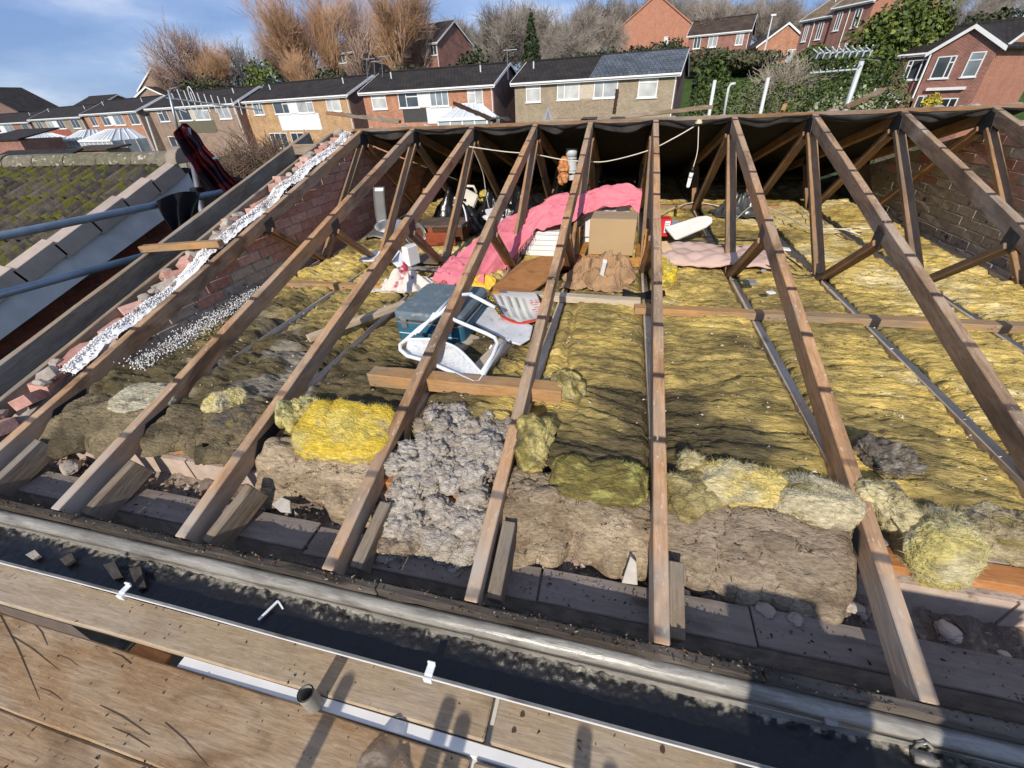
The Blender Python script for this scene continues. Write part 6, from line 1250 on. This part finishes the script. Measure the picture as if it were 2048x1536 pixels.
# clipped hedge along the garden
def hedge(label, p0, p1, h_, w_, seed, cols, n):
    t = thing('hedge', label, 'hedge', p0); d = Vector(p1)-Vector(p0); k = 9; bl = [(d.x*i/k, d.y*i/k, h_*.5, d.length/k*.75, w_, h_*.52) for i in range(k+1)]
    foliage('leaves', bl, n, .14, cols, seed, t, .75); return t
a, b_ = aty(1395, 225, 25), aty(1775, 215, 23); hedge('long clipped green hedge beyond the ridge', (a.x, a.y, -2.6), (b_.x, b_.y, -2.6), aty(1500, 168, 25).z+2.6, .6, 5, G_MID+[(.1, .13, .05)], 16000)
a, b_ = aty(1560, 150, 36), aty(1790, 150, 34); hedge('upper hedge on the bank behind the long one', (a.x, a.y, -2.6), (b_.x, b_.y, -2.6), aty(1650, 128, 36).z+2.6, .9, 6, G_MID+G_DRK, 14000)
vb = aty(1700, 195, 21.5); vt = thing('variegated_bush', 'cream-speckled variegated bush in front of the long hedge', 'bush', (vb.x, vb.y, -2.6)); foliage('crown', [(0, 0, 2.2, 1.6, .7, 1.6)], 1600, .16, [(.3, .32, .2), (.1, .14, .05)], 8, vt)
yb = aty(1865, 200, 30); vt = thing('yellow_bush', 'small yellow flowering bush in front of the right hand house', 'bush', (yb.x, yb.y, -2.6)); foliage('crown', [(0, 0, yb.z+2.6-.2, .5, .4, .5)], 500, .16, [(.5, .38, .03), (.3, .28, .04)], 9, vt); MB().tube([(0, 0, 0), (0, 0, yb.z+2.4)], .04, 5).build('trunk', m_bark, vt)

# ------------------------------------------------------------------ neighbour's house at left
nb_t = thing('neighbour_house', 'neighbouring brick house with mossy tiled roof at left', 'house')
NY, NZ, NS, NX = -.80, .865, .295, -4.5
m_moss = multi('mossy_tile', [(.07, .06, .05), (.095, .08, .062), (.05, .045, .04)], var=.5, scale=9, speck=((.1, .1, .02), 11, .5), bump=.9, bscale=40, dist=.01)
m_lich = multi('lichen_ridge', [(.15, .14, .09), (.17, .15, .11)], var=.35, scale=14, speck=((.42, .42, .36), 24, .6), bump=1., bscale=40, dist=.015)
rf_ = MB().prism([(NY, NZ-.08), (NY-2.9, NZ-.08-2.9*NS), (NY-2.9, NZ-.12-2.9*NS), (NY, NZ-.12)], 0, -11, NX-.02).prism([(NY, NZ-.08), (NY+3, NZ-.08-3*NS), (NY+3, NZ-.12-3*NS), (NY, NZ-.12)], 0, -11, NX-.02).build('roof', plain('under_roof', (.05, .045, .04), .9), nb_t)
u = np.linspace(0, 1, 15); prof = .06*np.exp(-((u-.38)/.075)**2)+.065*np.exp(-((u-.9)/.075)**2)
Xg, Vg = np.meshgrid(u*.3, np.array([0, .01, .2, .39, .4])); zg = np.broadcast_to(prof, Xg.shape).copy(); zg[0] -= .022
tile_me = gridmesh('roof_tile', np.stack([Xg, -Vg[::-1], zg], -1)); tile_me.materials.append(m_moss)
ang = math.atan(NS); k = 0
for r_ in range(8):
    for c_ in range(19):
        x = NX-.1-.3*(c_+1); y = NY-.08-.325*r_
        o = bpy.data.objects.new('roof_tile', tile_me); COL.objects.link(o); o.parent = rf_
        o.location = (x+.003*math.sin(k*7.1), y, NZ-.07+(y-NY)*NS+.028+.003*math.sin(k*3.3)); o.rotation_euler = (ang+.045, .01*math.sin(k*2.3), .012*math.sin(k*1.7)); k += 1
rt = MB()
arc = [(.115*math.cos(a), .1*math.sin(a)) for a in np.linspace(0, math.pi, 10)]+[(.095*math.cos(a), .082*math.sin(a)) for a in np.linspace(math.pi, 0, 10)]
rme = rt.prism(arc, 0, 0, .44).mesh('ridge_tile', smooth=False)
for k in range(14):
    o = put('ridge_tile', rme, m_lich, rf_); o.location = (NX-.1-.45*(k+1), NY, NZ-.03+.004*math.sin(k*3)); o.rotation_euler = (.03*math.sin(k*5), .01*math.sin(k), 0)
o = MB().prism(arc[:10], 0, -.02, .1).build('ridge_end', plain('ridge_end_mat', (.26, .215, .17), .85, var=.2), rf_, bevel=.004); o.location = (NX-.06, NY, NZ-.035); o.scale = (1, 1.25, 1.4)
m_verge = multi('verge_concrete', [(.42, .345, .29), (.39, .325, .275), (.45, .37, .31)], var=.12, scale=10)
for k in range(9):
    y0 = NY-.1-.325*k; o = MB().prism([(0, -.11), (.02, -.11), (.02, .012), (-.075, .03), (-.075, .012), (0, -.005)], 1, -.36, 0).build('verge_tile', m_verge, rf_, bevel=.003)
    o.location = (NX-.01, y0, NZ-.005+(y0-NY)*NS); o.rotation_euler = (ang+.06, 0, 0)
MB().prism([(NY, NZ-.1), (NY-3, NZ-.1-3*NS), (NY-3, NZ-.33-3*NS), (NY, NZ-.33)], 0, NX-.055, NX-.03).build('barge_board', plain('barge_white', (.7, .71, .73), .5), nb_t)
MB().prism([(NY-2.9, -5), (NY+2.9, -5), (NY+2.9, NZ-.15-2.9*NS), (NY, NZ-.15), (NY-2.9, NZ-.15-2.9*NS)], 0, -11, NX-.21).build('wall', plain('mortar_dark', (.13, .1, .085), .95), nb_t)
m_nbk = multi('neighbour_brick', [(.2, .055, .04), (.24, .07, .05), (.17, .05, .04), (.22, .075, .055)], var=.2)
nms = [brickmesh(s=80+k, chip=.001) for k in range(3)]
for me in nms: me.materials.append(m_nbk)
cnt = 0
for r_ in range(16):
    z = -.55+.075*r_; y = -3.5-(.1125 if r_ % 2 else 0)
    while y < -.7:
        if z+.07 < NZ-.12+(y-.1-NY)*NS and cnt < 290:
            o = bpy.data.objects.new('brick', prs.choice(nms)); COL.objects.link(o); o.parent = nb_t; o.location = (NX-.255, y+.1, z); o.rotation_euler = (0, 0, math.pi/2); cnt += 1
        y += .225

# clothes hung on the scaffold
m_plaid = vcol('plaid_cloth', rough=.95, amt=.15, scale=30, bump=.3, bscale=200, dist=.002)
nu, nv = 60, 90
S = np.zeros((nv, nu, 3)); E0 = spl([(358, 254, 0), (349, 272, 0), (372, 312, 0), (397, 350, 0), (434, 396, 0)], nv); E1 = spl([(366, 247, 0), (380, 252, 0), (408, 288, 0), (442, 330, 0), (474, 368, 0)], nv)
for j in range(nv):
    v = j/(nv-1); L0 = E0[j, :2]; L1 = E1[j, :2]
    for i in range(nu):
        u = i/(nu-1); p = L0*(1-u)+L1*u; fold = .05*math.sin(u*11+v*2)*(.4+v)+.03*math.sin(u*27+1+v*3)*v; q = atx(p[0]+1.5*math.sin(v*23+u*5), p[1], -3.98+fold+.045*float(fbm(u*5, v*2.2, o=3, s=5))); S[j, i] = q
U, V = np.meshgrid(np.linspace(0, 1, nu), np.linspace(0, 1, nv)); U2 = U*1.6+.25*V+.12*fbm(U*3, V*3, o=2, s=4); V2 = V*2.6+.1*fbm(U*3, V*3, o=2, s=9)
bl1 = (np.sin(U2*2*math.pi)*.5+.5) > .5; bl2 = (np.sin(V2*2*math.pi+1)*.5+.5) > .5; k = bl1.astype(float)+bl2.astype(float)
c = np.where((k == 0)[..., None], np.array((.3, .035, .032)), np.where((k == 1)[..., None], np.array((.1, .015, .02)), np.array((.02, .014, .02))))
sh_ = cloth('checked_shirt', 'red and black checked shirt hanging from a scaffold pole', 'shirt', S, m_plaid, .006, None, None, c)
p = S[int(nv*.66), int(nu*.86)]; o = MB().box((0, 0, 0), (.01, .06, .016)).build('chest_tab', m_white, sh_); o.location = tuple(p+np.array((.035, 0, .01))); o.rotation_euler = (0, 0, 0)
S = np.zeros((40, 50, 3))
for j in range(40):
    v = j/39; a0 = np.array((312+20*v**2+20*v, 402+64*v)); a1 = np.array((400-8*v, 384+48*v)); 
    for i in range(50):
        u = i/49; p = a0*(1-u)+a1*u; S[j, i] = atx(p[0], p[1]-8*math.sin(math.pi*u)*(1-v), -3.81+.03*math.sin(u*13+v*4)*(.3+v))
cloth('black_garment', 'black garment slung over the upper scaffold rail', 'garment', S, plain('black_cloth', (.008, .008, .01), .95, var=.3, bump=.3, bscale=120), .008)
a, b_ = atx(375, 262, -4.02), atx(397, 386, -4.02); d = (b_-a); 
sp_ = thing('scaffold_pole', 'upright scaffold pole behind the checked shirt', 'scaffold tube', b_); MB().tube([a-b_-d*.05, d*3.5], .024, 12).build('tube', m_galv, sp_, smooth=True)
MB().box((0, 0, 0), (.08, .1, .1)).build('coupler', m_black, sp_, bevel=.01)

# ------------------------------------------------------------------ aerials and poles
al = thing('tv_aerial', 'long toothed television aerial on a mast above the checked shirt', 'aerial', aty(365, 300, .6)); O = al.location
MB().tube([aty(337, 180, .6)-O, aty(365, 300, .6)-O], .016, 8).build('mast', m_galv, al, smooth=True)
p0, p1 = aty(333, 196, .6)-O, aty(523, 220, .6)-O; MB().tube([p0, p1], .009, 6).build('boom', m_galv, al)
for k in range(13):
    f = .16+.83*k/12; p = p0.lerp(p1, f); l = .115-.05*f
    MB().tube([p+Vector((.008*f, 0, l)), p-Vector((.008*f, 0, l))], .005, 5).build('element', m_white, al)
MB().tube([tuple(p0.lerp(p1, .3)+Vector((.035*math.cos(a), 0, .05+.1*math.sin(a)))) for a in np.linspace(-.6, math.pi+.6, 14)], .005, 5, False).build('dipole', m_white, al)
for s in (-1, 1): MB().tube([p0.lerp(p1, .1)+Vector((-.02, 0, .1*s)), p0.lerp(p1, .17)+Vector((0, 0, .13*s))], .007, 5).build('reflector', m_galv, al)
ar = thing('tv_aerial', 'bowtie television aerial on a thick mast beyond the ridge at right', 'aerial', aty(1690, 225, 4)); O = ar.location
MB().tube([Vector((0, 0, -.5)), aty(1724, 122, 4)-O], .034, 12).build('mast', plain('mast_pale', (.55, .6, .6), .5, .2), ar, smooth=True)
p0, p1 = aty(1635, 107, 4)-O, aty(1745, 102, 4)-O; MB().tube([p0, p1], .011, 6).build('boom', MATS['mast_pale'], ar)
for k in range(9):
    p = p0.lerp(p1, .02+.96*k/8)
    for s in (-1, 1): MB().tube([p+Vector((-.05, s*.12, .06)), p, p+Vector((-.05, s*.12, -.06))], .009, 5).build('element', MATS['mast_pale'], ar)
p2, p3 = aty(1620, 146, 4)-O, aty(1720, 138, 4)-O; MB().tube([p2, p3], .011, 6).build('boom', MATS['mast_pale'], ar)
for k in range(8): p = p2.lerp(p3, .05+.9*k/7); l = .04+.05*k/7; MB().tube([p+Vector((0, -l, l*.5)), p+Vector((0, l, -l*.5))], .008, 5).build('element', MATS['mast_pale'], ar)
MB().tube([aty(1705, 135, 4)-O, aty(1722, 118, 4)-O, aty(1760, 122, 4)-O], .008, 5).build('stay', m_galv, ar)
for (a, b_), r_, lab in ((((1430, 160), (1419, 235)), .026, 'left white scaffold pole rising beyond the ridge'), (((1537, 155), (1521, 235)), .026, 'right white scaffold pole rising beyond the ridge')):
    tag(MB().tube([aty(*a, 4), aty(*b_, 4)+Vector((0, 0, -.6))], r_, 10).build('scaffold_pole', plain('pole_white', (.6, .63, .63), .5), smooth=True), lab, 'scaffold tube')
tag(MB().tube([aty(1471, 167, 9), aty(1462, 168, 9), aty(1457, 176, 9), aty(1446, 240, 9)], .03, 8).build('vent_pole', MATS['pole_white'], smooth=True), 'bent white pole between the two scaffold poles', 'pole')
lm = thing('street_lamp', 'slim street lamp in front of the hill wood', 'street lamp', aty(1527, 112, 60)); O = lm.location
MB().tube([(0, 0, -1), aty(1545, 32, 60)-O], .09, 8, r1=.06).build('post', MATS['pole_white'], lm); MB().box(aty(1547, 30, 60)-O, (.5, .25, .15)).build('lamp_head', m_white, lm)
ln = thing('lamp_post', 'leaning white post in front of the brown brick semi', 'post', aty(316, 308, 24)); O = ln.location
MB().tube([(0, 0, -.5), aty(292, 232, 24)-O], .06, 8).build('post', MATS['pole_white'], ln); MB().box(aty(291, 230, 24)-O, (.3, .2, .12)).build('lamp_head', m_black, ln)
for k, (px, py0, py1, Yd) in enumerate([(735, 115, 172, 38), (750, 120, 168, 38), (765, 110, 165, 38), (1016, 97, 150, 36)]):
    q = thing('roof_aerial', ['tall thin aerial on the yellow semi roof', 'middle thin aerial beside the yellow semi roof', 'right thin aerial beside the yellow semi roof', 'aerial on the gable of the orange semi'][k], 'aerial', aty(px, py1, Yd)); O = q.location
    tp_ = aty(px-2, py0, Yd)-O; MB().tube([(0, 0, -.3), tp_], .03, 6).build('mast', m_galv, q); MB().beam(tp_+Vector((-.3, 0, -.1)), tp_+Vector((.8, 0, -.1)), .04, .04).build('boom', m_galv, q)
# garden walls, sheds at left
def shed(label, px0, px1, py0, py1, Yd, d, wm, rm, rise=.5):
    A, B = aty(px0, py1, Yd), aty(px1, py0, Yd); t = thing('shed', label, 'shed', (A.x, Yd, A.z-2.5)); w_ = B.x-A.x; h_ = B.z-A.z+2.5
    MB().bb(0, w_, 0, d, -1, h_).build('wall', wm, t); MB().prism([(-.2, h_-.02), (d+.2, h_+rise-.02), (d+.2, h_+rise+.1), (-.2, h_+.1)], 0, -.2, w_+.2).build('roof', rm, t)
shed('low shed with dark felt roof at the left edge', -60, 70, 345, 372, 22, 4, m_dkp, RF['dark'], 1.2)
shed('brown garden fence sheds below the conservatories', 150, 215, 300, 330, 28, 2, BR['brown'], RF['brown'], .2)
shed('small red brick shed with sloping roof at far left', -30, 38, 280, 300, 32, 4, BR['red'], RF['dark'], .8)
m_gw = plain('garden_wall', (.22, .2, .17), .9, var=.3, scale=3)
a, b_ = aty(285, 303, 26), aty(372, 297, 26); tag(MB().bb(a.x, b_.x, 25.9, 26.1, -4, a.z).build('garden_wall', m_gw), 'grey garden wall behind the neighbour ridge', 'wall')
a, b_ = aty(470, 300, 22), aty(640, 290, 22); tag(MB().bb(a.x, b_.x, 21.9, 22.1, -4.5, a.z).build('garden_wall', m_gw), 'grey garden wall below the yellow brick semi', 'wall')
tn = thing('green_tent', 'pale green dome tent in a garden at left', 'tent', aty(92, 318, 30))
MB().prism([(1.6*math.cos(a), 1.5*math.sin(a)-1) for a in np.linspace(0, math.pi, 14)], 1, 0, 2.2).build('dome', plain('tent_green', (.25, .4, .33), .7), tn); MB().bb(-.4, .5, -.04, 0, -.5, .3).build('flap', m_hw, tn)

# ------------------------------------------------------------------ unseen uprights and tile stacks added to cast foreground shadows
for k, x in enumerate((-1.05, -.7, -.64, -.28, -.2, 1.6)):
    tag(MB().tube([(x, -5.35, -3), (x, -5.35, .34+.04*math.sin(k*3))], .0242, 10).build('shadow_standard', m_galv, smooth=True), 'unseen scaffold upright added to cast shadow bands on the boards', 'scaffold tube', 'added shadow uprights out of view')  # added out of view, cut short so their shadows stay on the boards

m_ts = multi('shadow_stack_tile', [(.12, .1, .09), (.15, .12, .1)], var=.2)  # stacks added out of view only to shade the lower right
for x0, x1, n_, lab in ((.13, .4, 34, 'narrow unseen tile stack added to shade the right of the eaves'), (.56, .98, 36, 'wider unseen tile stack added to shade the right of the eaves')):
    t = thing('shadow_tile_stack', lab, 'added shadow stack', ((x0+x1)/2, -5.55, -.35))
    for k in range(n_): rbox('shadow_stack_tile', m_ts, t, (.006*math.sin(k*3), .008*math.cos(k*5), .018+.0345*k), (x1-x0, .3, .032), .02*math.sin(k*2), .003)

# crumbs of mortar, splinters and leaf litter lying about
def crumbs(label, n, fn, size, cols, seed):
    R = np.random.RandomState(seed); P = fn(R, n); t = np.array([(1, 0, -.4), (-.6, .8, -.4), (-.6, -.8, -.4), (0, 0, .7)]); V = []
    A = R.uniform(0, 6.28, n); s = size*R.uniform(.3, 1, n)**1.5*1.6; st = R.uniform(.5, 2.6, n); cx, sx = np.cos(A), np.sin(A)
    x = t[None, :, 0]*s[:, None]*st[:, None]; y = t[None, :, 1]*s[:, None]; z = t[None, :, 2]*s[:, None]
    V = np.stack([P[:, :1]+x*cx[:, None]-y*sx[:, None], P[:, 1:2]+x*sx[:, None]+y*cx[:, None], P[:, 2:]+z+s[:, None]*.4], -1).reshape(-1, 3)
    F = np.array([(0, 1, 3), (1, 2, 3), (2, 0, 3), (0, 2, 1)]); Q = (np.arange(n)[:, None, None]*4+F[None]).reshape(-1, 3)
    c = np.repeat(np.array(cols)[R.randint(0, len(cols), n)]*R.uniform(.7, 1.2, n)[:, None], 4, 0)
    o = put('crumbs', fastmesh('crumbs', V, Q, c, False), m_fib); stuff(tag(o, label, 'crumbs'))
CC_ = [(.06, .045, .035), (.12, .085, .06), (.3, .25, .2), (.04, .035, .03), (.2, .1, .06)]
crumbs('dark crumbs and splinters scattered on the scaffold boards', 900, lambda R, n: np.stack([R.uniform(-2.7, 1.5, n), R.choice([-4.06, -4.31, -4.5], n)+R.uniform(-.1, .1, n), np.full(n, BZ+.019)], -1), .0028, CC_, 1)
crumbs('crumbs of mortar and slate on the grey eaves boards', 700, lambda R, n: np.stack([R.uniform(-3, 1.6, n), R.uniform(-3.79, -3.68, n), np.full(n, -.199)], -1), .0032, CC_+[(.35, .3, .25), (.3, .25, .2)], 2)
crumbs('leaf litter and grit lying along the eaves batten', 1500, lambda R, n: np.stack([R.uniform(-3.4, 1.8, n), -3.914+R.normal(0, .01, n), np.full(n, -.094)+R.uniform(0, .008, n)], -1), .003, CC_, 3)
crumbs('grit and pale flecks scattered over the glass wool', 2600, lambda R, n: np.stack([R.uniform(-2.95, 2.4, n), R.uniform(-3.3, -1, n), .06+R.uniform(-.012, .012, n)], -1), .0035, [(.5, .46, .4), (.1, .08, .06), (.06, .05, .04), (.6, .58, .55)], 4)
crumbs('rubble crumbs lying in the eaves wall cavity', 1200, lambda R, n: np.stack([R.uniform(-3, 1.6, n), R.uniform(-3.68, -3.55, n), -.235+R.uniform(-.02, .02, n)], -1), .008, [(.3, .24, .19), (.36, .3, .25), (.2, .15, .12)], 5)
